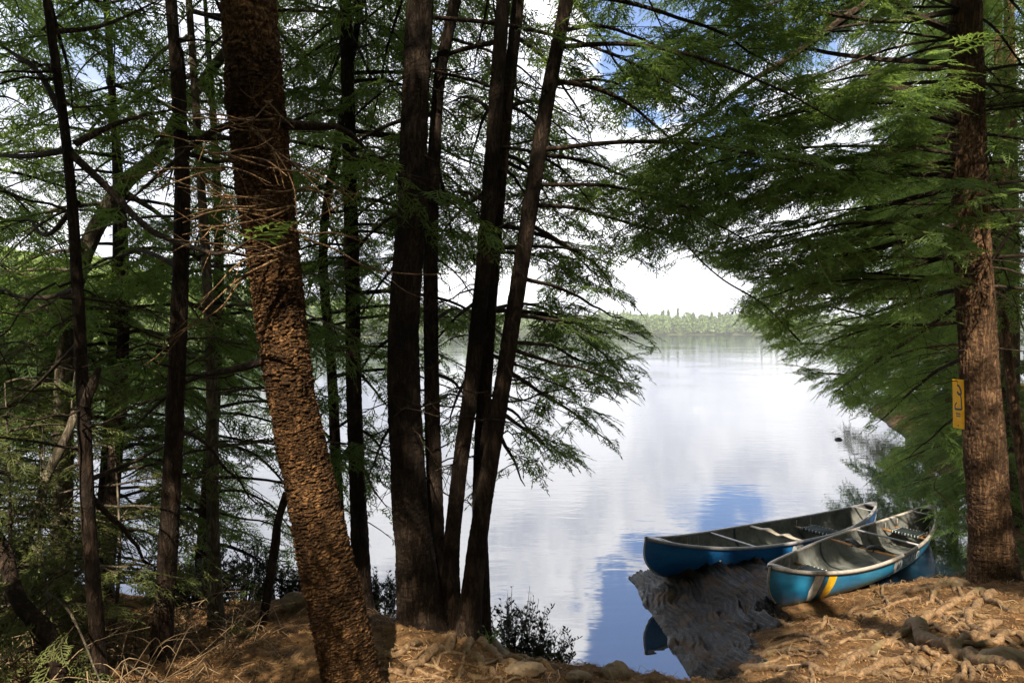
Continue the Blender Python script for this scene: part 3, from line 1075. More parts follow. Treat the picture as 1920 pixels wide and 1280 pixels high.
# leaning grey trunk behind, crossing the thin crooked one
t = Tree('leaning_tree', 'grey-barked trunk bending to the right behind the thin crooked tree at the left', 'tree',
         extend(rooted(PX([(112, 1120), (118, 900), (122, 680), (150, 500), (225, 355), (300, 285), (360, 180)], 6.3)), 9, (.4, .5)),
         W([44, 40, 36, 34, 32, 26, 22, 14, 5], 6.3), sides=24, res=.04, mat=M_BARK_GREY, bark='cell', amp=.006, cellw=.03, cellh=.1, seed=21, flare=.2)
t.limb(PX([(225, 355), (300, 400), (370, 470)], [6.3, 6.5, 6.9]), r0=.03, fs=.35, width=.6)
t.limb(PX([(118, 760), (230, 740), (340, 700), (430, 650)], [6.3, 6.6, 7.0, 7.4]), r0=.02, fs=.3, width=.7)
t.limb(PX([(120, 600), (40, 560), (-60, 580)], [6.3, 6.7, 7.2]), r0=.02, fs=.3, width=.8)
t.limb(PX([(130, 560), (220, 600), (310, 640)], [6.3, 7.0, 7.7]), r0=.018, fs=.25, width=.8)
t.fill(4.0, 8.5, 16, (1.3, 2.4), (-110, 110), .3, .8)
t.fill(2.0, 4.0, 8, (1.2, 2.2), (-100, 60), .3, .8)
t.done()

t = Tree('hemlock_tree', 'dark trunk just right of and behind the thick leaning one, at the water edge', 'tree',
         extend(rooted(PX([(680, 1150), (672, 950), (664, 750), (660, 500), (654, 250), (648, 0)], 6.2)), 13),
         W([46, 36, 33, 31, 29, 26, 18, 5], 6.2), sides=24, res=.04, bark='cell', amp=.005, cellw=.025, cellh=.07, seed=31, group=G_TRUNKS)
for px0, py0, px1, py1, d1 in ((662, 600, 560, 660, 7.2), (664, 690, 740, 780, 7.0), (666, 780, 600, 850, 7.0), (666, 800, 735, 880, 6.6), (668, 860, 720, 960, 6.6),
                               (660, 480, 560, 520, 7.4), (660, 420, 770, 450, 7.6), (658, 330, 560, 350, 7.4), (656, 280, 760, 300, 7.6), (654, 180, 560, 170, 7.4), (652, 100, 740, 90, 7.6), (650, 30, 560, 20, 7.6)):
    t.limb(PX([(px0, py0), ((px0 + px1) / 2, (py0 + py1) / 2 - 12), (px1, py1)], [6.2, (6.2 + d1) / 2, d1]), r0=.014, fs=.2, width=.75)
t.fill(3.2, 12.5, 40, (1.4, 2.8), (-80, 80), .3, .9)
t.done()

t = Tree('hemlock_tree', 'thin dark leaning trunk in the gap behind the thick leaning tree', 'tree',
         extend(rooted(PX([(646, 1130), (632, 900), (622, 700), (606, 450), (640, 230), (668, 60)], 6.6)), 9),
         W([26, 24, 22, 19, 16, 13, 9, 3], 6.6), sides=14, group=G_TRUNKS)
t.fill(2.6, 8.5, 26, (1.2, 2.2), (-90, 90), .3, .8)
t.done()

# the clump in the middle
clump = [
    ('thickest and leftmost stem of the clump at mid bank, straight grey-brown furrowed bark', [(792, 1182), (778, 1040), (766, 900), (756, 640), (772, 400), (778, 200), (788, 0)], 5.15, [104, 84, 76, 66, 62, 58, 56, 40, 10], M_BARK),
    ('narrow stem directly right of the thickest clump stem, sunlit patch halfway up', [(824, 1150), (816, 950), (810, 750), (808, 500), (816, 250), (828, 120), (850, 20)], 5.4, [40, 36, 33, 30, 27, 25, 24, 16, 5], M_BARK),
    ('clump stem that leans out low then curves up to the right, third from left', [(848, 1180), (846, 1040), (862, 880), (884, 720), (908, 480), (926, 240), (944, 0)], 5.2, [46, 36, 34, 34, 33, 31, 30, 20, 5], M_BARK),
    ('clump stem behind the rightmost one, nearly upright, fourth from left', [(906, 1160), (900, 1000), (902, 850), (914, 640), (930, 420), (950, 200), (972, 0)], 5.5, [40, 34, 32, 31, 29, 27, 25, 16, 5], M_BARK),
    ('rightmost stem of the clump, slanting to the right all the way up', [(874, 1190), (898, 1000), (922, 850), (952, 660), (988, 430), (1024, 200), (1062, 0)], 5.1, [52, 40, 37, 36, 34, 32, 29, 19, 5], M_BARK),
]
CL = []
for k, (lab, px, d, wd, mt) in enumerate(clump):
    t = Tree('hemlock_tree', lab, 'tree', extend(rooted(PX(px, d)), 13 if k == 0 else 11), W(wd, d), mt, sides=48 if k == 0 else 28, res=.02 if k == 0 else .03,
             bark='cell', amp=.007 if k == 0 else .004, cellw=.024, cellh=.08, seed=40 + k, flare=.42, group='stems of the clump')
    CL.append(t)
c0, c1, c2, c3, c4 = CL


def limbs_px(t, d0, specs, **kw):
    for s_ in specs:
        pts, ds = s_[0], s_[1]
        t.limb(PX(pts, ds), **{**dict(r0=.015, fs=.22, width=.7), **(s_[2] if len(s_) > 2 else {}), **kw})


limbs_px(c4, 5.1, [
    ([(1010, 290), (1090, 300), (1180, 330), (1260, 380)], [5.1, 5.5, 6.0, 6.4]),
    ([(1030, 160), (1120, 150), (1210, 180)], [5.1, 5.7, 6.3]),
    ([(1040, 60), (1140, 50), (1240, 90), (1300, 110)], [5.1, 5.6, 6.2, 6.8]),
    ([(1000, 385), (1080, 390), (1170, 415), (1270, 440)], [5.1, 5.6, 6.1, 6.6]),
    ([(990, 420), (1060, 460), (1120, 500), (1150, 540)], [5.1, 5.5, 6.0, 6.4]),
    ([(975, 520), (1050, 540), (1120, 575), (1180, 600)], [5.1, 5.6, 6.2, 6.8]),
    ([(965, 590), (1040, 600), (1130, 620), (1210, 640)], [5.1, 5.7, 6.3, 6.9]),
    ([(950, 650), (1040, 680), (1120, 700), (1190, 720)], [5.1, 5.6, 6.2, 6.7]),
    ([(945, 690), (1020, 740), (1090, 790), (1150, 840)], [5.1, 5.6, 6.1, 6.5]),
    ([(935, 770), (990, 810), (1040, 860)], [5.1, 5.5, 5.9], {'width': .5}),
    ([(930, 800), (960, 860), (985, 910)], [5.1, 5.5, 5.8], {'width': .45}),
    ([(955, 640), (1030, 650), (1110, 680), (1200, 660)], [5.1, 6.0, 6.8, 7.4]),
])
limbs_px(c3, 5.5, [
    ([(925, 470), (1000, 480), (1080, 520)], [5.5, 6.4, 7.2]),
    ([(918, 580), (990, 570), (1060, 600), (1120, 640)], [5.5, 6.3, 7.0, 7.6]),
    ([(910, 660), (980, 690), (1060, 720)], [5.5, 6.3, 7.0]),
    ([(905, 740), (970, 780), (1030, 830)], [5.5, 6.1, 6.6]),
    ([(940, 300), (1010, 330), (1090, 360)], [5.5, 6.4, 7.2]),
    ([(950, 200), (1020, 190), (1110, 230)], [5.5, 6.3, 7.0]),
])
limbs_px(c2, 5.2, [
    ([(900, 560), (850, 600), (800, 660)], [5.2, 6.0, 6.7]),
    ([(890, 680), (860, 740), (840, 800)], [5.2, 5.9, 6.4]),
    ([(915, 380), (860, 360), (810, 390)], [5.2, 6.2, 7.0]),
    ([(930, 220), (880, 180), (830, 200)], [5.2, 6.2, 7.0]),
])
limbs_px(c1, 5.4, [
    ([(812, 600), (860, 580), (900, 620)], [5.4, 6.3, 7.0]),
    ([(812, 500), (760, 480), (700, 500)], [5.4, 6.3, 7.0]),
    ([(815, 700), (860, 720), (900, 780)], [5.4, 6.0, 6.5]),
])
limbs_px(c0, 5.15, [
    ([(760, 620), (700, 660), (660, 720)], [5.2, 5.9, 6.4]),
    ([(765, 760), (720, 820), (690, 900)], [5.2, 5.8, 6.2], {'width': .5}),
])
c0.fill(4.0, 12.5, 26, (1.4, 2.8), (-80, 80), .3, .9)
c1.fill(3.6, 10.5, 17, (1.3, 2.4), (-70, 70), .3, .8)
c2.fill(3.6, 10.5, 17, (1.3, 2.4), (-70, 70), .3, .8)
c3.fill(3.2, 10.5, 18, (1.3, 2.5), (-40, 90), .3, .8)
c4.fill(4.0, 10.5, 18, (1.3, 2.6), (0, 120), .3, .8)
for t in CL:
    t.dead(1.8, 5.2, 12, az=(0, 360))
for t in CL:
    t.done()

# the big right-hand tree
rt = Tree('hemlock_tree', 'big reddish-brown furrowed trunk at the right, standing behind the exposed roots', 'tree',
          extend(rooted(PX([(1866, 1094), (1858, 1000), (1850, 900), (1838, 720), (1826, 520), (1816, 300), (1812, 100), (1812, 0)], 7.1)), 16),
          W([96, 83, 78, 74, 70, 66, 62, 58, 42, 8], 7.1), M_BARK_RED, M_LEAF_R, sides=100, res=.018, bark='cell', amp=.013, cellw=.032, cellh=.17, seed=60, flare=.35)
limbs_px(rt, 7.1, [
    ([(1800, 185), (1700, 168), (1600, 178), (1480, 215), (1370, 255), (1230, 330)], [7.1, 7.0, 7.0, 6.9, 6.9, 7.0], {'r0': .05, 'fs': .3, 'width': .9}),
    ([(1795, 232), (1720, 210), (1640, 190), (1560, 200)], [7.1, 6.7, 6.4, 6.2], {'r0': .03, 'fs': .5, 'width': .7}),
    ([(1800, -60), (1640, 0), (1520, 80), (1400, 160), (1290, 240), (1180, 290)], [7.1, 7.0, 7.2, 7.4, 7.6, 7.9], {'r0': .05, 'width': .9}),
    ([(1790, 60), (1700, 20), (1600, -60)], [7.1, 6.6, 6.2], {'r0': .04, 'width': .8}),
    ([(1800, 330), (1680, 330), (1560, 350), (1420, 390), (1290, 420)], [7.1, 7.4, 7.6, 7.8, 8.0], {'r0': .03, 'width': .9}),
    ([(1805, 400), (1680, 410), (1540, 440), (1400, 470), (1290, 470)], [7.1, 7.2, 7.2, 7.2, 7.2], {'r0': .03, 'width': .9}),
    ([(1810, 470), (1700, 500), (1580, 520), (1450, 520), (1400, 510)], [7.1, 7.6, 8.0, 8.3, 8.4], {'r0': .03, 'width': .9}),
    ([(1815, 540), (1720, 560), (1620, 590), (1500, 620)], [7.1, 7.7, 8.3, 8.8], {'r0': .025, 'width': .85}),
    ([(1820, 600), (1740, 610), (1650, 610), (1540, 640)], [7.1, 7.4, 7.6, 7.8], {'r0': .022, 'width': .8}),
    ([(1815, 560), (1700, 640), (1610, 700), (1560, 740)], [7.1, 7.9, 8.6, 9.0], {'r0': .02, 'width': .8}),
    ([(1830, 660), (1750, 700), (1680, 760), (1640, 800)], [7.1, 7.9, 8.6, 9.0], {'r0': .02, 'width': .7}),
    ([(1838, 740), (1770, 800), (1700, 860)], [7.1, 8.0, 8.8], {'r0': .015, 'width': .6}),
    ([(1800, 300), (1620, 330), (1420, 370), (1260, 420), (1180, 450)], [7.1, 7.2, 7.3, 7.4, 7.4], {'r0': .03, 'fs': .2, 'width': 1.0, 'dens': 1.2}),
    ([(1800, 350), (1640, 390), (1480, 430), (1330, 455)], [7.1, 7.6, 8.0, 8.2], {'r0': .03, 'fs': .2, 'width': 1.0, 'dens': 1.2}),
    ([(1800, 250), (1620, 290), (1400, 330), (1230, 390)], [7.1, 6.8, 6.6, 6.5], {'r0': .03, 'fs': .3, 'width': .9, 'dens': 1.2}),
    ([(1800, 420), (1660, 460), (1520, 490), (1420, 500)], [7.1, 7.0, 6.9, 6.9], {'r0': .03, 'fs': .2, 'width': .9, 'dens': 1.2}),
    ([(1800, 260), (1640, 290), (1480, 310), (1330, 310), (1180, 330)], [7.1, 7.9, 8.6, 9.2, 9.8], {'r0': .03, 'width': 1.0}),
    ([(1800, 120), (1640, 110), (1480, 90), (1320, 90), (1200, 120)], [7.1, 7.8, 8.4, 9.0, 9.5], {'r0': .03, 'width': 1.0}),
    ([(1800, 20), (1660, 40), (1500, 20), (1350, 20)], [7.1, 6.7, 6.4, 6.2], {'r0': .03, 'width': .9}),
    ([(1830, 380), (1880, 370), (1960, 350)], [7.1, 6.6, 6.2], {'width': .6}),
    ([(1840, 520), (1890, 440), (1960, 330)], [7.1, 6.8, 6.4], {'r0': .02, 'width': .6, 'fs': .5}),
    ([(1830, 250), (1900, 260), (1980, 280)], [7.1, 6.8, 6.5], {'width': .6}),
    ([(1835, 350), (1820, 360), (1790, 380), (1770, 400)], [7.0, 6.6, 6.3, 6.1], {'r0': .008, 'width': .3, 'fs': .5}),
])
# long thin bare branch hanging diagonally in the gap
rt.cr.wood.tube(smooth(PX([(1200, 330), (1280, 450), (1350, 520), (1430, 570), (1500, 640)], [7.0, 7.0, 7.2, 7.5, 7.8]), 24), np.linspace(.006, .012, 24), 5)
rt.fill(3.4, 9.5, 36, (2.4, 4.5), (-125, -50), .6, 1.0, fs=.15, width=1.15, dens=1.0, scale=1.15)
rt.fill(5.5, 15.5, 50, (1.8, 3.4), (-120, 120), .4, 1.0, scale=1.05)
rt.fill(6.5, 15.5, 34, (1.6, 3.0), (120, 240), .4, 1.0, scale=1.05)
rt.fill(3.5, 6, 16, (1.2, 2.4), (30, 130), .3, .8)
rt.dead(2.5, 6.5, 30, (.4, 1.0), (120, 300))
rt.done()

# exposed roots of the right-hand tree, each its own part
ROOTS = [
    ([(1835, 1088), (1780, 1096), (1700, 1112), (1620, 1140), (1545, 1160)], .030),
    ([(1850, 1100), (1790, 1130), (1740, 1160), (1690, 1195), (1620, 1232)], .042),
    ([(1285, 1272), (1360, 1262), (1450, 1256), (1540, 1256), (1640, 1268), (1720, 1276)], .034),
    ([(1700, 1172), (1745, 1205), (1800, 1232), (1850, 1250), (1925, 1270)], .055),
    ([(1420, 1236), (1470, 1224), (1510, 1222), (1565, 1234)], .026),
    ([(1688, 1198), (1640, 1222), (1585, 1250), (1560, 1272)], .034),
    ([(1870, 1110), (1850, 1128), (1880, 1142), (1925, 1150)], .034),
    ([(1840, 1120), (1815, 1160), (1840, 1190), (1925, 1215)], .030),
    ([(1800, 1180), (1760, 1185), (1720, 1165), (1670, 1150)], .022),
    ([(1740, 1250), (1690, 1245), (1650, 1252), (1600, 1270)], .038),
    ([(1880, 1160), (1820, 1200), (1770, 1240), (1730, 1275)], .030),
    ([(1600, 1180), (1540, 1195), (1480, 1192), (1430, 1210)], .018),
    ([(1790, 1085), (1750, 1120), (1735, 1140)], .026),
    ([(1900, 1185), (1850, 1215), (1780, 1222)], .026),
    ([(1560, 1215), (1500, 1205), (1440, 1225), (1380, 1240)], .020),
]


def root_tube(pl_, rd, seed):
    g3 = np.array([on_ground(a, b_) for a, b_ in pl_])
    c = smooth(g3, 40)
    c[:, :2] += (fbm(np.c_[c[:, :2] * 5, np.full(40, seed)], 3, seed)[:, None] - .5) * .10
    c[:, 2] = ground_z(c[:, 0], c[:, 1]) + rd * .45 + rd * 1.0 * (fbm(np.c_[c[:, :2] * 4, np.full(40, seed)], 2, seed + 3) - .45)
    rad = rd * np.linspace(1.1, .55, 40) * (1 + (fbm(np.c_[c[:, :2] * 9, np.full(40, 2.)], 2, seed) - .5) * .7)
    c[-5:, 2] -= np.array([.2, .5, 1.0, 1.6, 2.4]) * rd
    c[:4, 2] -= np.array([2.4, 1.4, .7, .2]) * rd
    m_ = MB()
    k = 14
    t_, U_, W_ = frames(c)
    a = np.linspace(0, 2 * np.pi, k, endpoint=False)
    V = c[:, None] + rad[:, None, None] * (np.cos(a)[None, :, None] * U_[:, None] + np.sin(a)[None, :, None] * W_[:, None])
    V += (fbm(V * 22, 3, seed)[..., None] - .5) * rd * .6 + (fbm(V * np.array([60, 60, 90]), 2, seed + 1)[..., None] - .5) * min(rd, .03) * .45
    m_.grid(V, 0, wrap=True)
    return m_


rq = random.Random(78)
for q in range(9):
    x0, y0 = rq.uniform(690, 1040), rq.uniform(1215, 1268)
    ROOTS.append(([(x0 + k * rq.uniform(22, 45) * (1 if q % 2 else -1), min(1279, y0 + k * rq.uniform(-6, 10))) for k in range(5)], rq.uniform(.010, .022)))
rq = random.Random(77)
for q in range(40):
    x0, y0 = rq.uniform(1380, 1900), rq.uniform(1120, 1270)
    a0, l0 = rq.uniform(-.5, .9) + (math.pi if rq.random() < .5 else 0), rq.uniform(60, 170)
    pl_ = []
    for h in range(5):
        pl_.append((min(max(x0, 1330), 1930), min(max(y0, 1100), 1285)))
        a0 += rq.uniform(-.5, .5)
        x0 += l0 / 4 * math.cos(a0)
        y0 += l0 / 4 * math.sin(a0) * .55
    ROOTS.append((pl_, rq.uniform(.010, .026)))
for i, (pl_, rd) in enumerate(ROOTS):
    root_tube(pl_, rd, i).build('root', M_ROOT, rt.root, origin=rt.base)
for i, (pl_, rd) in enumerate([([(850, 1190), (840, 1215), (800, 1240), (740, 1262)], .036), ([(868, 1195), (880, 1225), (900, 1255), (930, 1275)], .032),
                               ([(880, 1190), (930, 1215), (990, 1240), (1040, 1256)], .036), ([(790, 1200), (760, 1225), (700, 1240)], .03),
                               ([(890, 1200), (935, 1235), (975, 1270)], .03)]):
    root_tube(pl_, rd, 40 + i).build('root', M_ROOT, c4.root if i in (1, 2, 4) else c0.root, origin=(c4 if i in (1, 2, 4) else c0).base)

# tree behind the right-hand one and the shore trees past it
t = Tree('hemlock_tree', 'narrow slanting trunk right behind the big red-brown one, at the right edge', 'tree',
         extend(rooted(np.vstack([P(1945, 1010, 8.2), P(1915, 860, 8.2), P(1892, 690, 8.2), P(1872, 520, 8.2)])), 9),
         W([24, 21, 19, 16, 10, 4], 8.2), M_BARK_RED, M_LEAF_R, sides=20, bark='cell', amp=.006, cellw=.03, cellh=.12, seed=70, res=.04)
t.fill(2.6, 8.5, 22, (1.3, 2.5), (-100, 100), .3, .8)
t.done()
shore = [((7.7, 10.6), 11, 22, 'shore hemlock nearest behind the big red-brown tree, boughs hanging low over the water'),
         ((9.6, 13.5), 12, 24, 'second hemlock along the right shore, boughs reaching out over the water'),
         ((11.6, 18.0), 13, 24, 'third hemlock along the right shore, sunlit tips against the lake'),
         ((15.0, 24.5), 13, 22, 'farthest hemlock on the right shore, pale yellow-green tips beside the far wood'),
         ((11.5, 11.5), 12, 18, 'hemlock standing back from the right shore, hidden behind the big red-brown trunk')]
for k, ((x, y), h, n, lab) in enumerate(shore):
    z0 = gz(x, y)
    t = Tree('hemlock_tree', lab, 'tree', [(x, y, z0 - .1), (x + .1, y + .1, z0 + h * .5), (x, y, z0 + h)], [.34, .22, .03], M_BARK_RED, M_LEAF_R if k != 3 else M_LEAF_Y, lo=k > 1, sides=14,
             group='hemlocks along the right shore')
    t.fill(z0 + .7, z0 + h * .6, int(n * .95), (1.4, 3.6), (-160, 30), .35, .9, width=1.25, fs=.12, scale=1.1)
    if k == 0:
        for q in ([(1720, 560), (1600, 560), (1500, 560), (1400, 565)], [(1700, 600), (1600, 610), (1500, 600), (1390, 590)], [(1720, 540), (1620, 530), (1520, 535), (1440, 548)],
                  [(1700, 640), (1600, 650), (1510, 640), (1430, 625)], [(1700, 680), (1620, 700), (1550, 700), (1490, 690)], [(1700, 620), (1580, 580), (1480, 575), (1380, 600)]):
            t.limb(PX(q, [10.6, 10.3, 10.0, 9.8]), r0=.02, fs=.3, width=.75, dens=1.3)
    t.fill(z0 + h * .5, z0 + h, n, (.8, 2.2), (-180, 180), .25, .8, width=.8, fs=.15, scale=1.15)
    t.done()

for k, ((x, y), h, lab) in enumerate([((8.1, 10.2), 2.4, 'low bushy hemlock at the water just behind the big red-brown trunk'), ((7.9, 11.6), 3.0, 'low bushy hemlock leaning over the water behind the two canoe sterns')]):
    z0 = gz(x, y)
    t = Tree('young_hemlock', lab, 'sapling', [(x, y, z0 - .05), (x - .1, y + .05, z0 + h * .5), (x - .15, y + .1, z0 + h)], [.05, .035, .008], M_BARK_GREY, M_LEAF_R, sides=8, flare=.1)
    t.cr.carve = False
    t.fill(z0 + .15, z0 + h, 22, (.6, 1.5), (-170, 60), .25, .45, width=.6, fs=.12, scale=.9, r0=.008)
    t.done()

# dark fill trees on the left shore behind the thin trunks
left = [((-5.6, 6.6), 9, 'hemlock with low sweeping boughs at the far left of the bank'), ((-4.6, 7.6), 8, 'small hemlock rooted at the left shore behind the grey bending trunk'),
        ((-3.2, 7.0), 7, 'young hemlock at the water behind the straight dark trunk'), ((-8.5, 8.3), 10, 'hemlock farthest along the left shore'), ((-3.9, 6.5), 6, 'bushy hemlock behind the grey bending trunk, boughs to the ground'), ((-6.6, 7.6), 8, 'full hemlock between the two farthest left shore hemlocks')]
for k, ((x, y), h, lab) in enumerate(left):
    z0 = gz(x, y)
    t = Tree('hemlock_tree', lab, 'tree', [(x, y, z0 - .1), (x + .15, y + .1, z0 + h * .5), (x, y, z0 + h)], [.16, .10, .02], sides=12, group='hemlocks along the left shore')
    t.fill(z0 + .4, z0 + h * .5, 20, (1.0, 2.1), (-120, 120), .2, .8, width=.75)
    t.fill(z0 + h * .4, z0 + h, 16, (.8, 1.8), (-180, 180), .2, .7, width=.7)
    t.done()

# sunlit low saplings bottom left
for k, ((x, y), h, lab) in enumerate([((-3.1, 4.15), 1.7, 'yellow-green sunlit sapling at the left edge behind the leaning stem'), ((-2.75, 4.7), 1.4, 'low feathery sapling between the two leftmost trunks'),
                                      ((-3.5, 5.0), 2.2, 'taller feathery sapling at the left edge under the grey bending trunk'), ((-2.6, 3.75), .7, 'tiny sapling with pale sprays at the bottom left corner')]):
    z0 = gz(x, y)
    t = Tree('sapling', lab, 'sapling', [(x, y, z0 - .05), (x + .05, y, z0 + h * .5), (x - .02, y + .05, z0 + h)], [.03, .02, .006], M_BARK_GREY, M_LEAF_Y, sides=8, group='saplings on the left bank', flare=.1)
    t.cr.carve = False
    t.fill(z0 + .15, z0 + h, int(9 + h * 6), (.4, .9), (-180, 180), .15, .35, width=.42, fs=.12, scale=.62, dens=1.3, r0=.005)
    t.done()

# unseen trees added behind and beside the viewpoint to shade the bank
shade_trees = [(.9, -3.4, 16), (5.6, -.6, 14), (2.4, -2.2, 15), (-3.0, -1.3, 14), (-4.6, .4, 13), (8.2, 2.6, 14), (.4, -5.2, 16), (5.0, -4.6, 16), (6.7, 3.2, 12), (8.6, -2.6, 16), (-4.5, -4.0, 15)]
for k, (x, y, h) in enumerate(shade_trees):
    z0 = gz(x, y)
    t = Tree('hemlock_tree', 'unseen tall hemlock behind the viewpoint, added to shade the bank', 'tree', [(x, y, z0 - .1), (x + .1, y, z0 + h * .5), (x, y, z0 + h)], [.40, .28, .04], M_BARK, M_LEAF, sides=16, lo=True, mask=False, group='unseen shade hemlocks behind the viewpoint')
    t.fill(z0 + (4.6 if y > -3 else 3.0), z0 + h, 36, (1.4, 3.2), (-180, 180), .3, 1.0, width=.95, fs=.15, scale=1.25, dens=.8)
    t.done()
src = []  # further unseen trees, added to keep sky light off the trunks
for k in range(2):
    t = Tree('hemlock_tree', 'unseen tall hemlock deep behind the viewpoint, added to block sky light', 'tree', [(0, 0, -.1), (.1, 0, 7), (0, 0, 15)], [.44, .3, .04], M_BARK, M_LEAF, sides=14, lo=True, mask=False, group='unseen shade hemlocks deep behind the viewpoint')
    t.fill(1.2, 15, 60, (1.6, 3.4), (-180, 180), .3, 1.0, width=1.1, fs=.15, scale=1.6, dens=.6)
    src.append(t.done())
spots = [(x, y) for y, xs in ((-8.5, (-12, -8, -4.5, -.5, 3.5, 7.5, 12)), (-13, (-10, -6, -2, 2, 6, 10)), (-4, (13, -9, -13)), (1.5, (12.5, -9, -12.5)), (6, (14.5, 17))) for x in xs]
for i, (x, y) in enumerate(spots):
    o = src[i % 2]
    if i >= 2:
        ch = list(o.children)
        o = o.copy()
        COL.objects.link(o)
        for c_ in ch:
            c = c_.copy()
            COL.objects.link(c)
            c.parent = o
    o.location = (x, y, gz(x, y))
    o.rotation_euler = (0, 0, random.uniform(0, 6.28))
    o.scale = (1, 1, .66)

# ------------------------------------------------------------------ dead stems and fallen limbs
def stem(name, label, cat, pts, w0, w1, mat, group=None, twigs=0, seed=0):
    c = smooth(pts, 40)
    c[:, :] += (fbm(c * 3.1 + seed, 2, seed)[:, None] - .5) * .05
    m_ = MB()
    m_.tube(c, np.linspace(w0, w1, 40) * (1 + (fbm(c * 12, 2, seed) - .5) * .3), 12, cap=True)
    r_ = random.Random(seed)
    for q in range(twigs):
        i = r_.randint(8, 36)
        e = c[i] + np.array([r_.gauss(0, .25), r_.gauss(0, .2), r_.uniform(.05, .4)])
        m_.tube(smooth([c[i], (c[i] + e) / 2 + np.array([0, 0, r_.gauss(0, .05)]), e], 8), np.linspace(.007, .002, 8), 4)
    return tag(m_.build(name, mat, origin=c[0]), label, cat, group)


stem('dead_stem', 'short dark dead stem leaning right beside the thick leaning trunk', 'dead stem', rooted(PX([(489, 1206), (505, 1090), (520, 980), (536, 925)], [5.3, 5.3, 5.35, 5.4])), .036, .030, M_BARK, seed=1)
stem('fallen_limb', 'dark bent limb arching down from the left edge to the ground', 'fallen limb', rooted(PX([(112, 1256), (92, 1205), (50, 1130), (10, 1050), (-40, 960)], [3.5, 3.5, 3.55, 3.7, 3.9])), .045, .034, M_BARK, twigs=3, seed=2)
stem('leaning_dead_tree', 'pale leaning stem slanting up to the right at the far left', 'dead tree', rooted(PX([(-30, 1200), (30, 1080), (75, 940), (110, 850), (140, 770)], [4.0, 4.1, 4.2, 4.3, 4.4])), .036, .026, M_BARK_GREY, twigs=7, seed=3)
stem('fallen_limb', 'pale broken limb lying on the needle floor at the bottom left', 'fallen limb', np.array([on_ground(a, b_) + (0, 0, .03) for a, b_ in [(120, 1250), (190, 1232), (260, 1240), (345, 1262)]]), .028, .014, M_DEAD, twigs=2, seed=4)
stem('fallen_limb', 'thin brown stick lying between the leaning trunk and the clump', 'fallen limb', np.array([on_ground(a, b_) + (0, 0, .02) for a, b_ in [(700, 1240), (740, 1222), (790, 1225)]]), .012, .007, M_DEAD, seed=5)
stem('fallen_limb', 'straight stick lying on the sunlit roots beside the front canoe', 'fallen limb', np.array([on_ground(a, b_) + (0, 0, .02) for a, b_ in [(1640, 1110), (1672, 1132), (1706, 1152)]]), .010, .006, M_DEAD, seed=6)
stem('bare_twig', 'curled bare pale twig standing out left of the big red-brown trunk', 'twig', PX([(1795, 960), (1770, 935), (1752, 915), (1758, 890), (1766, 872), (1775, 870)], [7.6, 7.8, 7.9, 7.9, 7.9, 7.9]), .008, .003, M_DEAD, seed=7)

# ------------------------------------------------------------------ shrubs by the water
def shrub(pos, h, rad, n, label, seed):
    r_ = random.Random(seed)
    pos = np.array(pos, dtype=float)
    root = thing('leafy_shrub', label, 'shrub', tuple(pos), 'dark shrubs at the water edge')
    wd, lf = MB(), MB()
    for q in range(int(n * 1.8)):
        a = r_.uniform(0, 2 * math.pi)
        rr_ = rad * math.sqrt(r_.random())
        e = pos + np.array([math.cos(a) * rr_, math.sin(a) * rr_, h * r_.uniform(.45, 1.0)])
        m_ = (pos + e) / 2 + np.array([math.cos(a) * rr_ * .25, math.sin(a) * rr_ * .25, -h * .08])
        c = smooth([pos + np.array([math.cos(a) * .03, math.sin(a) * .03, -.05]), m_, e], 14)
        wd.tube(c, np.linspace(.006, .0018, 14), 3)
        tips = [c[5:]]
        for k in range(2):
            i = r_.randint(6, 11)
            ee = c[i] + np.array([r_.gauss(0, .07), r_.gauss(0, .07), r_.uniform(.05, .14)])
            c2_ = smooth([c[i], (c[i] + ee) / 2, ee], 8)
            wd.tube(c2_, np.linspace(.003, .0012, 8), 3)
            tips.append(c2_[2:])
        for tp in tips:
            for p in tp:
                for k in range(3):
                    aa = r_.uniform(0, 2 * math.pi)
                    d = unit(np.array([math.cos(aa), math.sin(aa), r_.uniform(.5, 1.6)]))
                    s_ = unit(np.cross(d, (math.sin(aa * 3), .3, .5)))
                    L_ = r_.uniform(.026, .050)
                    lf.add([p, p + d * L_ * .5 + s_ * L_ * .2, p + d * L_, p + d * L_ * .5 - s_ * L_ * .2], [(0, 1, 2, 3)])
    wd.build('stem', M_TWIG, root, origin=pos)
    lf.build('foliage', M_LEAF_S, root, smooth_=False, origin=pos)


def gp(px, d):
    x = (px - 960) / 1280 * d
    return (x, d, gz(x, d))


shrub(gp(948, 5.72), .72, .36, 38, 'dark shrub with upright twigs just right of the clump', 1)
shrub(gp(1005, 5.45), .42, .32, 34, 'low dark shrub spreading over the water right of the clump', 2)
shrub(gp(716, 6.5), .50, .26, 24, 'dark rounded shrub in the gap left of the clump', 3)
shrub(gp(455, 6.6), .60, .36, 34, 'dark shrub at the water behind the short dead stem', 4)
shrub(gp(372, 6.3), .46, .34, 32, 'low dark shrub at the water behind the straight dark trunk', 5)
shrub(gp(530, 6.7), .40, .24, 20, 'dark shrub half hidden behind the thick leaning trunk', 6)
shrub(gp(330, 6.9), .50, .34, 24, 'dark shrub farther left along the water', 7)

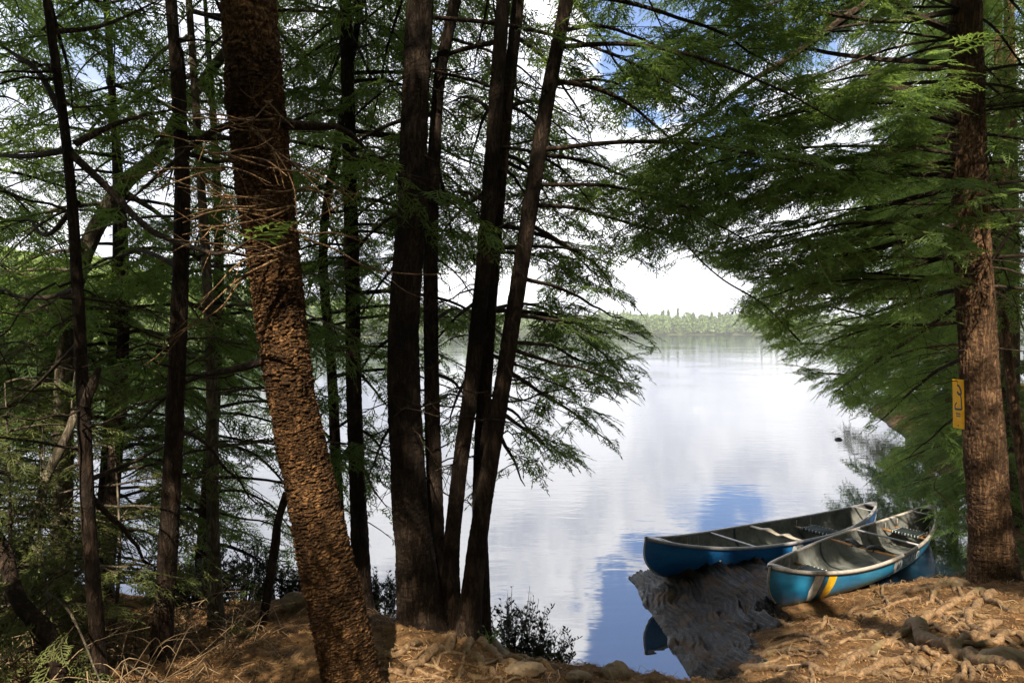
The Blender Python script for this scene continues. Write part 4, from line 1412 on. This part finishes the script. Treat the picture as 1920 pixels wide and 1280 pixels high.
# small green plants
def weed(px, py, label, n, h, seed):
    r_ = random.Random(seed)
    p0 = on_ground(px, py)
    m_ = MB()
    for q in range(n):
        a = r_.uniform(0, 6.28)
        e = p0 + np.array([math.cos(a) * h * .6, math.sin(a) * h * .6, h * r_.uniform(.5, 1)])
        c = smooth([p0, (p0 + e) / 2 + (0, 0, h * .2), e], 6)
        s_ = unit(np.cross(e - p0, (0, 0, 1))) * .006
        V = np.stack([c - s_ * np.linspace(1, .1, 6)[:, None], c + s_ * np.linspace(1, .1, 6)[:, None]], 1)
        m_.grid(V)
        for k in range(3):
            p = c[r_.randint(2, 5)]
            d = unit(np.array([r_.gauss(0, 1), r_.gauss(0, 1), .5])) * r_.uniform(.02, .04)
            t_ = unit(np.cross(d, (0, .2, 1))) * .008
            m_.add([p, p + d * .5 + t_, p + d, p + d * .5 - t_], [(0, 1, 2, 3)])
    tag(m_.build('small_plant', M_LEAF_G, smooth_=False, origin=p0), label, 'plant', 'small green plants on the bank')


weed(1604, 1106, 'small green weed growing against the side of the front canoe', 14, .13, 1)
weed(920, 1216, 'small bright green plant at the foot of the clump, right side', 16, .14, 2)
weed(1880, 1080, 'tuft of green at the foot of the big red-brown trunk', 12, .15, 3)
weed(40, 1225, 'light green leafy plant at the bottom left corner', 22, .28, 4)

# ------------------------------------------------------------------ stones
def stone(px, py, sx, sy, sz, label, seed, mat=None, sink=.35):
    p0 = on_ground(px, py)
    a = np.linspace(0, 2 * np.pi, 40, endpoint=False)
    b_ = np.linspace(.02, math.pi - .02, 24)
    A, B = np.meshgrid(a, b_, indexing='xy')
    n_ = np.stack([np.sin(B) * np.cos(A), np.sin(B) * np.sin(A), np.cos(B)], -1)
    rr_ = 1 + (fbm(n_ * 1.6 + seed * 5.1, 3, seed) - .5) * .55 + (fbm(n_ * 6 + seed, 3, seed) - .5) * .12
    V = n_ * rr_[..., None] * (sx, sy, sz) + p0 + (0, 0, sz * (1 - 2 * sink))
    m_ = MB()
    m_.grid(V, 0, wrap=True, flip=True)
    tag(m_.build('stone', mat or M_STONE, origin=p0), label, 'stone')


stone(1888, 1250, .15, .13, .075, 'rounded pale brown boulder at the bottom right corner', 1)
stone(1156, 1274, .10, .10, .075, 'angular mossy stone at the water edge below the middle of the lake', 2)
stone(1085, 1276, .08, .06, .03, 'flat stone half buried left of the angular stone', 3)
stone(985, 1258, .13, .07, .035, 'long flat brown stone near the clump roots', 4)
stone(556, 1140, .14, .12, .10, 'mossy stone behind the thick leaning trunk', 5)
stone(1800, 1098, .10, .07, .05, 'small grey stone at the foot of the big red-brown trunk', 6)
stone(725, 1150, .30, .12, .05, 'flat grey slab at the water left of the clump', 7, M_ROCK)
stone(1492, 1128, .05, .05, .03, 'little pebble beneath the front canoe', 8)
m_ = MB()
m_.box((0, 0, 0), .10, .05, .05)
_p = P(1572, 829, 3.1 * 1280 / 202)
a = np.linspace(0, 2 * np.pi, 14, endpoint=False)
m_ = MB()
m_.grid(np.stack([np.stack([np.cos(a) * r_ * 1.6, np.sin(a) * r_, np.full(14, z_)], -1) for r_, z_ in ((.002, .07), (.05, .055), (.075, .0), (.06, -.05))]), wrap=True)
tag(m_.build('floating_block', M_INK, origin=None), 'tiny dark object floating alone on the lake', 'float').location = (_p[0], _p[1], 0)

# ------------------------------------------------------------------ canoes
class Canoe:
    def __init__(s, name, label, tip_a, tip_b, hull, gun, L=4.88, roll=0.0):
        s.L = L
        s.B = .43
        tip_a, tip_b = np.array(tip_a), np.array(tip_b)
        mid = (tip_a + tip_b) / 2
        xx = unit(tip_b - tip_a)
        yy = unit(np.cross((0, 0, 1), xx))
        zz = np.cross(xx, yy)
        top = float(s.sheer(np.array(1.0)))
        Mx = Matrix((xx, yy, zz)).transposed() @ Matrix.Rotation(roll, 3, 'X')
        o = mid - np.array(Mx @ Vector((0, 0, top)))
        s.root = thing(name, label, 'canoe', (0, 0, 0), 'canoes pulled up on the ledge')
        s.root.matrix_world = Matrix.Translation(o) @ Mx.to_4x4()
        s.hullm, s.gunm = hull, gun
        s.hull()

    def sheer(s, q):
        return .335 + .20 * np.abs(q) ** 2.8

    def keel(s, q):
        return .045 * np.abs(q) ** 4

    def beam(s, q):
        return s.B * np.maximum(1 - np.abs(q) ** 2.15, 0) ** .80

    def surf(s, q, ph, side, inset=0.0):
        """q -1..1 along, ph 0 keel .. pi/2 gunwale"""
        q, ph = np.broadcast_arrays(np.asarray(q, dtype=float), np.asarray(ph, dtype=float))
        e = np.clip(np.abs(q), 0, 1)
        nn = 2.7 - 1.35 * e ** 2
        fy = np.sin(ph) ** (2 / nn)
        fz = 1 - np.cos(ph) ** (2 / nn)
        zk = s.keel(q) + inset * 1.0
        zt = s.sheer(q)
        b_ = np.maximum(s.beam(q) - inset * .6, .003)
        z = zk + (zt - zk) * fz
        v_ = np.clip((z - s.keel(q)) / (zt - s.keel(q)), 0, 1)
        x = q * s.L / 2 - np.sign(q) * (.30 * (1 - v_) ** 3.2 + .035 * np.sin(v_ * np.pi) * -1) * e ** 7
        x = x - np.sign(q) * inset * 1.2 * e ** 6
        return np.stack([x, side * b_ * fy, z], -1)

    def hull(s):
        q = np.sin(np.linspace(-math.pi / 2, math.pi / 2, 90))
        q = np.sign(q) * np.abs(q) ** 1.0
        ph = np.linspace(0, math.pi / 2, 22)
        m_ = MB()
        Q, H = np.meshgrid(q, ph, indexing='ij')
        for sd in (1, -1):
            m_.grid(s.surf(Q, H, sd), 0, flip=sd > 0)
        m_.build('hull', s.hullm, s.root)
        m_ = MB()
        qi = q * .985
        Q, H = np.meshgrid(qi, ph, indexing='ij')
        for sd in (1, -1):
            V = s.surf(Q, H, sd, .022)
            V[..., 2] = np.maximum(V[..., 2], .062)
            m_.grid(V, 0, flip=sd < 0)
        m_.build('hull_lining', M_INNER, s.root)
        # ribs inside
        for qq in (-.16, .40):
            m_ = MB()
            V = np.vstack([s.surf(np.full(18, qq), np.linspace(math.pi / 2, .1, 18), 1, .027), s.surf(np.full(18, qq), np.linspace(.1, math.pi / 2, 18), -1, .027)])
            V[:, 2] = np.maximum(V[:, 2], .068)
            m_.grid(np.stack([V, V + (.05, 0, 0)], 1))
            m_.build('rib', M_WEB, s.root)
        for sd in (1, -1):
            m_ = MB()
            V = s.surf(q, np.full(len(q), math.pi / 2), sd)
            t_ = V + np.array([0, sd * .004, .002])
            off = np.array([(.0, .016, .012), (.0, .020, -.020), (.0, .004, -.024), (0, -.014, -.016), (0, -.018, .008), (0, -.004, .015)])
            ring = t_[:, None] + off[None] * np.array([1, sd, 1])
            m_.grid(ring, 0, wrap=True, flip=sd < 0)
            m_.build('gunwale', s.gunm, s.root)
        for e in (-1, 1):
            m_ = MB()
            q2 = np.linspace(.925, 1.0, 8) * e
            a_ = s.surf(q2, np.full(8, math.pi / 2), 1)
            b_ = s.surf(q2, np.full(8, math.pi / 2), -1)
            tt = np.linspace(0, 1, 7)[None, :, None]
            V = a_[:, None] * (1 - tt) + b_[:, None] * tt
            V[..., 2] += .016 + .010 * np.sin(np.linspace(0, math.pi, 7))[None]
            m_.grid(V, 0)
            m_.grid(V - (0, 0, .014), 0)
            m_.build('deck_plate', s.gunm, s.root)
            if s.gunm is M_ALU_W or True:
                m_ = MB()
                ph2 = np.linspace(.25, math.pi / 2, 24)
                V = s.surf(np.full(24, 1.0 * e), ph2, 1)
                V[:, 1] = 0
                m_.tube(V, .012, 8, cap=True)
                m_.build('stem_band', s.gunm if e < 0 else M_ALU, s.root)

    def bar(s, q, dz=-.01, r=.014, mat=None, name='thwart'):
        a_ = s.surf(np.array([q]), np.array([math.pi / 2]), 1)[0]
        b_ = s.surf(np.array([q]), np.array([math.pi / 2]), -1)[0]
        m_ = MB()
        m_.tube(np.linspace(a_ + (0, -.01, dz), b_ + (0, .01, dz), 8), r, 10, cap=True, flat=.7)
        return m_.build(name, mat or M_ALU, s.root)

    def seat(s, q0, q1, wood, drop=.11):
        zs = float(min(s.sheer(np.array(q0)), s.sheer(np.array(q1)))) - drop
        par = None
        ys = []
        seat = None
        rails, web, hangs = MB(), MB(), []
        lace = web
        for q in (q0, q1):
            x = q * s.L / 2
            yb = float(s.beam(np.array(q))) * .93
            ys.append((x, yb))
            rails.tube([(x, -yb, zs), (x, -yb * .5, zs), (x, yb * .5, zs), (x, yb, zs)], .016, 8, cap=True)
            for sd in (1, -1):
                hang = MB()
                hangs.append(hang)
                hang.tube([(x, sd * (yb - .03), zs), (x, sd * (yb - .03), float(s.sheer(np.array(q))) - .005)], .009, 6)
        (x0, y0), (x1, y1) = ys
        ym = min(y0, y1) * .72
        for sd in (1, -1):
            rails.tube([(x0, sd * ym, zs), ((x0 + x1) / 2, sd * ym, zs), (x1, sd * ym, zs)], .014, 8)
        web.box(((x0 + x1) / 2, 0, zs + .012), abs(x1 - x0) + .045, ym * 2, .014)
        for x in (x0, x1):
            sg = 1 if x == max(x0, x1) else -1
            web.box((x + sg * .016, 0, zs - .004), .014, ym * 2, .040)
            for k in range(9):
                y = -ym * .92 + ym * 1.84 * k / 8
                lace.box((x + sg * .016, y, zs + .005), .020, .009, .034, 1)
        for k in range(6):
            x = x0 + (x1 - x0) * (k + .5) / 6
            for sd in (1, -1):
                lace.box((x, sd * ym * .9, zs + .019), .010, .018, .005, 1)
        seat = rails.build('seat', wood, s.root)
        for hang in hangs:
            hang.build('seat_hanger', M_ALU_W, seat)
        web.build('webbing', [M_WEB, M_LACE], seat)

    def yoke(s, q, mat, carved=True):
        x = q * s.L / 2
        yb = float(s.beam(np.array(q))) * .99
        z = float(s.sheer(np.array(q))) - .012
        y = np.linspace(-yb, yb, 41)
        a = np.abs(y) / yb
        if carved:
            wd = .032 + .032 * np.exp(-((a - .36) / .17) ** 2)
            cx = .06 * np.exp(-(a / .22) ** 2)
            dz = .02 * np.exp(-((a - .36) / .15) ** 2) - .03 * np.exp(-(a / .16) ** 2)
        else:
            wd = .020 + .012 * np.exp(-((a - .3) / .3) ** 2)
            cx = 0 * a
            dz = 0 * a
        m_ = MB()
        th = .011
        ring = np.stack([np.stack([x + cx + sx * wd, y, z + dz + sz * th], -1) for sx, sz in ((-1, -.5), (-.85, 1), (.85, 1), (1, -.5), (.8, -1), (-.8, -1))], 1)
        m_.grid(ring, 0, wrap=True, flip=True)
        return m_.build('yoke', mat, s.root)

    def side_pt(s, xl, h, side, off=.003):
        """point on the hull side: xl metres along, h metres below the gunwale"""
        q = np.clip(xl / (s.L / 2), -.995, .995)
        phs = np.linspace(.05, math.pi / 2, 160)
        out = np.empty((len(q), 3))
        for i in range(len(q)):
            V = s.surf(np.full(160, q[i]), phs, side)
            zt = V[-1, 2]
            d = np.concatenate([np.cumsum(np.linalg.norm(np.diff(V[::-1], axis=0), axis=1))])[::-1]
            d = np.append(d, 0)
            k = int(np.argmin(np.abs(d - h[i])))
            p = V[k]
            n_ = V[max(k - 1, 0)] - V[min(k + 1, 159)]
            nn = unit(np.array([0, -n_[2] * side, abs(n_[1])])) if False else unit(np.array([0, side * abs(n_[2]), -abs(n_[1])]))
            out[i] = p + nn * off
        return out

    def decal(s, polys, name, mat, side=-1, off=.003, parent=None):
        """polys: list of (x left, x right) strips given as arrays of (h, x0, x1)"""
        m_ = MB()
        for rows in polys:
            rows = np.array(rows, dtype=float)
            k = 9
            V = []
            for h, x0, x1 in rows:
                xs = np.linspace(x0, x1, k)
                V.append(s.side_pt(xs, np.full(k, h), side, off))
            m_.grid(np.array(V), 0)
        return m_.build(name, mat, parent or s.root)

    def decal_mesh(s, me2d, name, mat, x0, h0, side=-1, off=.004, parent=None):
        co = np.array([v.co[:] for v in me2d.vertices])
        V = s.side_pt(x0 + co[:, 0], h0 - co[:, 1], side, off)
        me = bpy.data.meshes.new(name)
        me.from_pydata([tuple(v) for v in V], [], [tuple(p.vertices) for p in me2d.polygons])
        me.materials.append(mat)
        o = bpy.data.objects.new(name, me)
        COL.objects.link(o)
        o.parent = parent or s.root
        return o


def text_mesh(txt, size):
    cu = bpy.data.curves.new('lettering', 'FONT')
    cu.body = txt
    cu.size = size
    cu.offset = size * .012
    cu.resolution_u = 3
    o = bpy.data.objects.new('lettering', cu)
    COL.objects.link(o)
    bpy.context.view_layer.update()
    me = bpy.data.meshes.new_from_object(o.evaluated_get(bpy.context.evaluated_depsgraph_get()))
    bpy.data.objects.remove(o)
    bpy.data.curves.remove(cu)
    return me


def disc_rows(cx, cy, r, n=14):
    out = []
    for k in range(n + 1):
        a = math.pi * k / n
        out.append((cy - r * math.cos(a), cx - r * math.sin(a) * .98, cx + r * math.sin(a) * .98))
    return out


back_c = Canoe('canoe', 'deep blue canoe lying behind, with a pale carved yoke and no stripes', P(1203, 1010, 8.0), P(1646, 941, 10.7), M_HULL2, M_ALU)
front_c = Canoe('canoe', 'front blue canoe with one white and one yellow stripe near its bow', P(1444, 1062, 7.15), P(1748, 948, 10.35), M_HULL, M_ALU_W, roll=R(2))

back_c.bar(-.36, r=.017)
back_c.yoke(0.0, M_ASH)
back_c.seat(.38, .50, M_ASH)
back_c.seat(-.60, -.50, M_ASH, .14)
back_c.bar(.86, dz=.0, r=.012, name='carry_handle')
back_c.bar(-.86, dz=.0, r=.012, name='carry_handle')
front_c.seat(-.62, -.50, M_WOOD)
front_c.seat(.57, .69, M_WOOD)
front_c.bar(.30, r=.018)
front_c.bar(.86, dz=.0, r=.012, name='carry_handle')
front_c.bar(-.88, dz=.0, r=.012, name='carry_handle')
yk = front_c.yoke(-.02, M_WOOD, False)
pd = MB()
xk = -.02 * front_c.L / 2
zk = float(front_c.sheer(np.array(0.0)))
for sd in (1, -1):
    c = np.array([(xk - .02, sd * .05, zk - .004), (xk, sd * .10, zk + .022), (xk + .03, sd * .17, zk + .030), (xk + .05, sd * .23, zk + .012)])
    pd.tube(smooth(c, 14), .034 + .012 * np.sin(np.linspace(0, 3.1, 14)), 10, cap=True, flat=.6)
    pd.tube([(xk - .04, sd * .13, zk - .02), (xk + .04, sd * .13, zk + .03)], .012, 6, cap=True)
pd.tube([(xk, -.12, zk + .012), (xk + .01, 0, zk + .004), (xk, .12, zk + .012)], .020, 8)
pd.build('shoulder_pad', M_PAD, yk)

# the two stripes with their kink, then the roundel and lettering
def stripe(x0, wd):
    return [(.035, x0 + .035, x0 + wd + .035), (.12, x0 + .012, x0 + wd + .012), (.21, x0 - .012, x0 + wd - .012), (.27, x0, x0 + wd - .006), (.37, x0 + .03, x0 + wd - .012)]


def dense(rows, n=16):
    rows = np.array(rows)
    h = np.linspace(rows[0, 0], rows[-1, 0], n)
    return np.stack([h, np.interp(h, rows[:, 0], rows[:, 1]), np.interp(h, rows[:, 0], rows[:, 2])], -1)


front_c.decal([dense(stripe(-1.90, .135))], 'white_stripe', M_WHITE)
front_c.decal([dense(stripe(-1.68, .135))], 'yellow_stripe', M_YEL)


def emblem(c, cx, lettering=True):
    cy = .125
    dsk = c.decal([disc_rows(cx, cy, .105), [(.04, cx - .135, cx - .09), (.12, cx - .15, cx - .08), (.25, cx - .165, cx - .10)]], 'emblem', M_WHITE)
    c.decal([[(cy - .062, cx - .045, cx - .043), (cy - .02, cx - .055, cx - .01), (cy + .02, cx - .045, cx + .01), (cy + .055, cx - .012, cx + .002)],
             [(cy - .07, cx + .045, cx + .047), (cy - .025, cx + .01, cx + .055), (cy + .015, cx + .012, cx + .048), (cy + .05, cx + .004, cx + .016)]],
            'emblem_mark', M_LOGOB, off=.005, parent=dsk)
    if lettering:
        c.decal_mesh(text_mesh('THE', .075), 'lettering', M_WHITE, cx + .16, .115)
        c.decal([[(.130, cx + .16, cx + .30), (.140, cx + .16, cx + .30)]], 'lettering_line', M_WHITE)
        c.decal_mesh(text_mesh('1', .15), 'lettering', M_WHITE, cx + .105, .175)
        c.decal_mesh(text_mesh('LAND', .165), 'lettering', M_WHITE, cx + .315, .165)
        c.decal([[(.190, cx + .12, cx + .62), (.200, cx + .12, cx + .62)]], 'lettering_line', M_WHITE)


emblem(front_c, -.06)
emblem(back_c, -.10)

# ------------------------------------------------------------------ trail sign on the right-hand trunk
sg = P(1797, 757, 6.98)
sroot = thing('trail_sign', 'narrow yellow trail sign nailed to the left side of the big red-brown trunk', 'sign', tuple(sg))
Ms = np.array(Matrix.Rotation(R(-92), 3, 'Z') @ Matrix.Rotation(R(-1.5), 3, 'Y'))
m_ = MB()
sw, sh = .185, .50
cs = np.linspace(0, 2 * np.pi, 32, endpoint=False)
ring = np.stack([np.sign(np.cos(cs)) * np.minimum(np.abs(np.cos(cs)) * 1.6, 1) * sw / 2, 0 * cs, np.sign(np.sin(cs)) * np.minimum(np.abs(np.sin(cs)) * 1.6, 1) * sh / 2], -1)
V = np.stack([ring * .01 + (0, -.003, 0), ring * .985 + (0, -.003, 0), ring + (0, -.001, 0), ring + (0, .002, 0), ring * .01 + (0, .002, 0)])
m_.grid(V @ Ms.T, 0, wrap=True)
m_.build('sign_panel', M_SIGN, sroot)
m_ = MB()


def ink(pts, wd):
    pts = np.array([(x * sw / 2, -.0045, z * sh / 2) for x, z in pts])
    c = smooth(pts, 20)
    t_ = np.gradient(c, axis=0)
    n_ = np.stack([-t_[:, 2], 0 * t_[:, 1], t_[:, 0]], -1)
    n_ /= np.linalg.norm(n_, axis=1)[:, None] + 1e-9
    m_.grid(np.stack([c - n_ * wd, c + n_ * wd], 1) @ Ms.T)


ink([(-.1, .78), (.3, .70), (.6, .45), (.2, .40), (-.1, .50)], .012)
ink([(.2, .42), (.55, .3), (.62, -.05), (.60, -.20), (-.55, -.22)], .010)
ink([(-.55, -.22), (-.5, -.05), (-.2, .05)], .008)
for k in range(3):
    ink([(-.35 + .28 * k, -.42), (-.30 + .28 * k, -.38), (-.22 + .28 * k, -.44)], .006)
ink([(-.35, -.50), (.4, -.50)], .005)
m_.build('sign_marking', M_INK, sroot)
for z in (.44, -.44):
    m_ = MB()
    m_.tube(np.array([(0, -.008, z * sh), (0, .01, z * sh)]) @ Ms.T, .006, 8, cap=True)
    m_.build('nail', M_INK, sroot)

# ------------------------------------------------------------------ far shores
def crown_cloud(mb, base, h, r, n, leaf, conifer, seed, mi=0):
    r_ = np.random.default_rng(seed)
    t = r_.random(n) ** .8
    if conifer:
        prof = (1 - t) ** .8 * (.75 + .35 * np.sin(t * 34 + seed))
        z = h * (.12 + .88 * t)
    else:
        prof = np.sqrt(np.clip(1 - (2 * t - .9) ** 2 / 1.25, .02, 1))
        z = h * (.16 + .84 * t)
    a = r_.random(n) * 2 * np.pi
    lump = .72 + .5 * fbm(np.stack([np.cos(a) * 1.6, np.sin(a) * 1.6, t * 5 + seed], -1), 2, seed)
    rad = r * prof * lump * (r_.random(n) ** .35)
    c = np.stack([np.cos(a) * rad, np.sin(a) * rad, z], -1) + np.asarray(base)
    d1 = r_.normal(0, 1, (n, 3))
    d1 /= np.linalg.norm(d1, axis=1)[:, None]
    d2 = np.cross(d1, r_.normal(0, 1, (n, 3)))
    d2 /= np.linalg.norm(d2, axis=1)[:, None]
    s_ = leaf * (.6 + .8 * r_.random(n))[:, None]
    V = np.stack([c - d1 * s_, c + d2 * s_ * .6, c + d1 * s_, c - d2 * s_ * .6], 1)
    mb.add(V.reshape(-1, 3), np.arange(n * 4).reshape(n, 4), mi)


def shore_line(t):
    """the opposite shore, from the near left round to the far right"""
    q = smooth(np.array([(-150, 66), (-100, 92), (-78, 120), (-72, 170), (-95, 270), (-60, 470), (60, 680), (260, 720), (560, 680)], dtype=float), 200)
    return q[int(t * 199)]


LINE = np.array([shore_line(k / 199) for k in range(200)])
tn = np.gradient(LINE, axis=0)
nr = np.stack([-tn[:, 1], tn[:, 0]], -1)
nr /= np.linalg.norm(nr, axis=1)[:, None]
rows = []
for off, z in ((-3, -.6), (0, .03), (2, .25), (10, .7), (40, 3), (120, 9), (260, 12)):
    rows.append(np.c_[LINE + nr * off, np.full(200, z)])
m, gg = new_mat('far_grass')
co = obj_co(gg)
cc = gg.mix(gg.sstep(gg.noise(co, .25, 5).outputs[0], .4, .6), (0.08, 0.11, 0.035), (0.13, 0.14, 0.05))
finish(gg, gg.n('ShaderNodeBsdfPrincipled', {'Base Color': cc, 'Roughness': .95, 'Specular IOR Level': .05}).outputs[0])
m_ = MB()
m_.grid(np.array(rows))
tag(m_.build('far_shore_hills', m), kind='structure')

# trees of the near left shore: things of their own, sharing meshes
protos = []
for k in range(4):
    mb = MB()
    crown_cloud(mb, (0, 0, 0), 1.0, .36 if k < 3 else .20, 5200, .022, k == 3, 100 + k)
    tmb = MB()
    tmb.tube(smooth(np.array([(0, 0, -.03), (.01, 0, .3), (0, .01, .7)]), 10), np.linspace(.022, .006, 10), 8)
    protos.append((mb, tmb))
kinds = ['broad bright green tree', 'rounded yellow-green tree', 'lumpy mid-green tree', 'pointed conifer']
pm = []
used = set()
r_ = random.Random(5)
cnt = 0
for row in range(3):
    for i in range(20):
        t = (i + r_.random() * .7) / 20 * .50
        L0 = shore_line(t)
        k0 = int(t * 199)
        p = L0 + nr[k0] * (4 + row * 9 + r_.uniform(-2, 3))
        k = r_.choice([0, 1, 2, 0, 1, 2, 3])
        h = r_.uniform(9, 13) + row * 3
        root = thing('shore_tree', None, 'tree', (p[0], p[1], .6 + row * .8), 'sunlit trees on the far left shore')
        where = ['at the waterline', 'in the middle row', 'in the back row'][row]
        part_ = ['nearest end', 'left third', 'middle', 'right third', 'farthest end'][min(4, int(t / .5 * 5))]
        root['label'] = f'{kinds[k]} {where} of the far left shore, {part_}'
        root.scale = (h, h, h)
        root.rotation_euler = (0, 0, r_.uniform(0, 6.28))
        if k not in used:
            used.add(k)
            tr = protos[k][1].build('trunk', M_BARK_GREY, root)
            cr = protos[k][0].build('crown', M_LEAF_D if k < 3 else M_LEAF_F, root, smooth_=False)
            pm.append((k, tr, cr))
        else:
            _, tr, cr = [q for q in pm if q[0] == k][0]
            for o in (tr, cr):
                c = o.copy()
                COL.objects.link(c)
                c.parent = root
        cnt += 1

# the far wood beyond the lake reads as one mass
mb = MB()
r2_ = random.Random(9)
for q in range(800):
    t = .44 + .56 * r2_.random()
    k0 = int(t * 199)
    off = .5 + 70 * r2_.random() ** 1.8
    p = LINE[k0] + nr[k0] * off
    con = r2_.random() < .3
    crown_cloud(mb, (p[0], p[1], .2 + off * .07), r2_.uniform(9, 21) + (5 if con else 0), r2_.uniform(4.5, 8) * (.55 if con else 1), 260, 1.25, con, q)
tag(mb.build('far_wood', M_LEAF_F, smooth_=False), kind='stuff')

# bushes along the near left waterline of the opposite shore are part of the ground cover
mb = MB()
for q in range(420):
    t = .5 * r2_.random()
    k0 = int(t * 199)
    p = LINE[k0] + nr[k0] * r2_.uniform(.5, 9)
    crown_cloud(mb, (p[0], p[1], .2), r2_.uniform(.7, 2.2), r2_.uniform(.8, 1.8), 70, .22, False, 2000 + q)
tag(mb.build('shore_undergrowth', M_LEAF_D, smooth_=False), kind='stuff')

# ------------------------------------------------------------------ litter on the bank
def scatter(n, xr, yr, zmin=.08):
    x = rng.uniform(*xr, n)
    y = rng.uniform(*yr, n)
    z = np.concatenate([ground_z(x[i:i + 4000], y[i:i + 4000]) for i in range(0, n, 4000)])
    k = z > zmin
    return x[k], y[k], z[k]


def needles(name, mat, n, xr, yr, ln, wd, lift):
    x, y, z = scatter(n, xr, yr)
    k = len(x)
    a = rng.uniform(0, 2 * np.pi, k)
    l_ = ln * rng.uniform(.5, 1.4, k)
    tz = rng.normal(0, .16, k)
    d = np.stack([np.cos(a), np.sin(a), tz], -1) * l_[:, None] * .5
    s_ = np.stack([-np.sin(a), np.cos(a), rng.normal(0, .3, k)], -1) * wd
    c = np.stack([x, y, z + lift * rng.random(k)], -1)
    cv = np.array([0, 0, 1.0]) * (rng.random(k) * .25 * l_)[:, None]
    bnd = s_ / wd * (rng.normal(0, .2, k) * l_)[:, None]
    V = np.stack([c - d - s_, c - d + s_, c + cv + bnd + s_, c + cv + bnd - s_, c + d + s_ * .5, c + d - s_ * .5], 1)
    f = np.array([(0, 1, 2, 3), (3, 2, 4, 5)])
    mb = MB()
    mb.add(V.reshape(-1, 3), (f[None] + (np.arange(k) * 6)[:, None, None]).reshape(-1, 4))
    tag(mb.build(name, mat, smooth_=False), kind='stuff')


def litter_mat(name, c1, c2):
    m, g = new_mat(name)
    rnd = g.n('ShaderNodeNewGeometry').outputs['Random Per Island']
    b = g.n('ShaderNodeBsdfPrincipled', {'Base Color': g.mix(rnd, c1, c2), 'Roughness': .85, 'Specular IOR Level': .15})
    finish(g, b.outputs[0])
    return m


M_LIT1 = litter_mat('needle_litter_mat', (0.07, 0.035, 0.015), (0.32, 0.18, 0.075))
M_LIT2 = litter_mat('twig_litter_mat', (0.07, 0.045, 0.028), (0.34, 0.24, 0.14))
needles('needle_litter', M_LIT1, 60000, (-4.6, 5.8), (3.0, 8.6), .045, .0016, .014)
needles('leaf_litter', M_LIT1, 5000, (-4.6, 5.8), (3.0, 8.6), .030, .007, .012)
needles('twig_litter', M_LIT2, 2200, (-4.6, 5.8), (3.0, 8.6), .16, .0022, .02)

# bare brush at the bottom left
mb = MB()
r3 = random.Random(21)
for q in range(420):
    x, y = r3.uniform(-3.6, -1.7), r3.uniform(3.3, 5.6)
    if r3.random() < .45:
        x = r3.uniform(-3.6, -2.3)
    z = gz(x, y)
    a = r3.uniform(0, 6.28)
    l_ = r3.uniform(.15, .55)
    e = np.array([x + math.cos(a) * l_, y + math.sin(a) * l_, z + r3.uniform(0, .35) * l_ * 2])
    s_ = np.array([x, y, z])
    m0 = (s_ + e) / 2 + np.array([r3.gauss(0, .04), r3.gauss(0, .04), r3.uniform(.0, .14)])
    mb.tube(smooth([s_, m0, e], 8), np.linspace(.0038, .0012, 8), 3)
tag(mb.build('dry_brush', M_LIT2), kind='stuff')

# ------------------------------------------------------------------ the air over the lake
m, g = new_mat('lake_air')
vol = g.n('ShaderNodeVolumePrincipled', {'Color': (0.93, 0.96, 1.0, 1), 'Density': 0.00032, 'Anisotropy': 0.2})
g.n('ShaderNodeOutputMaterial', {'Volume': vol.outputs[0]})
m_ = MB()
m_.box((0, 700, 14), 2400, 2000, 36)
tag(m_.build('haze', m, smooth_=False), kind='stuff')
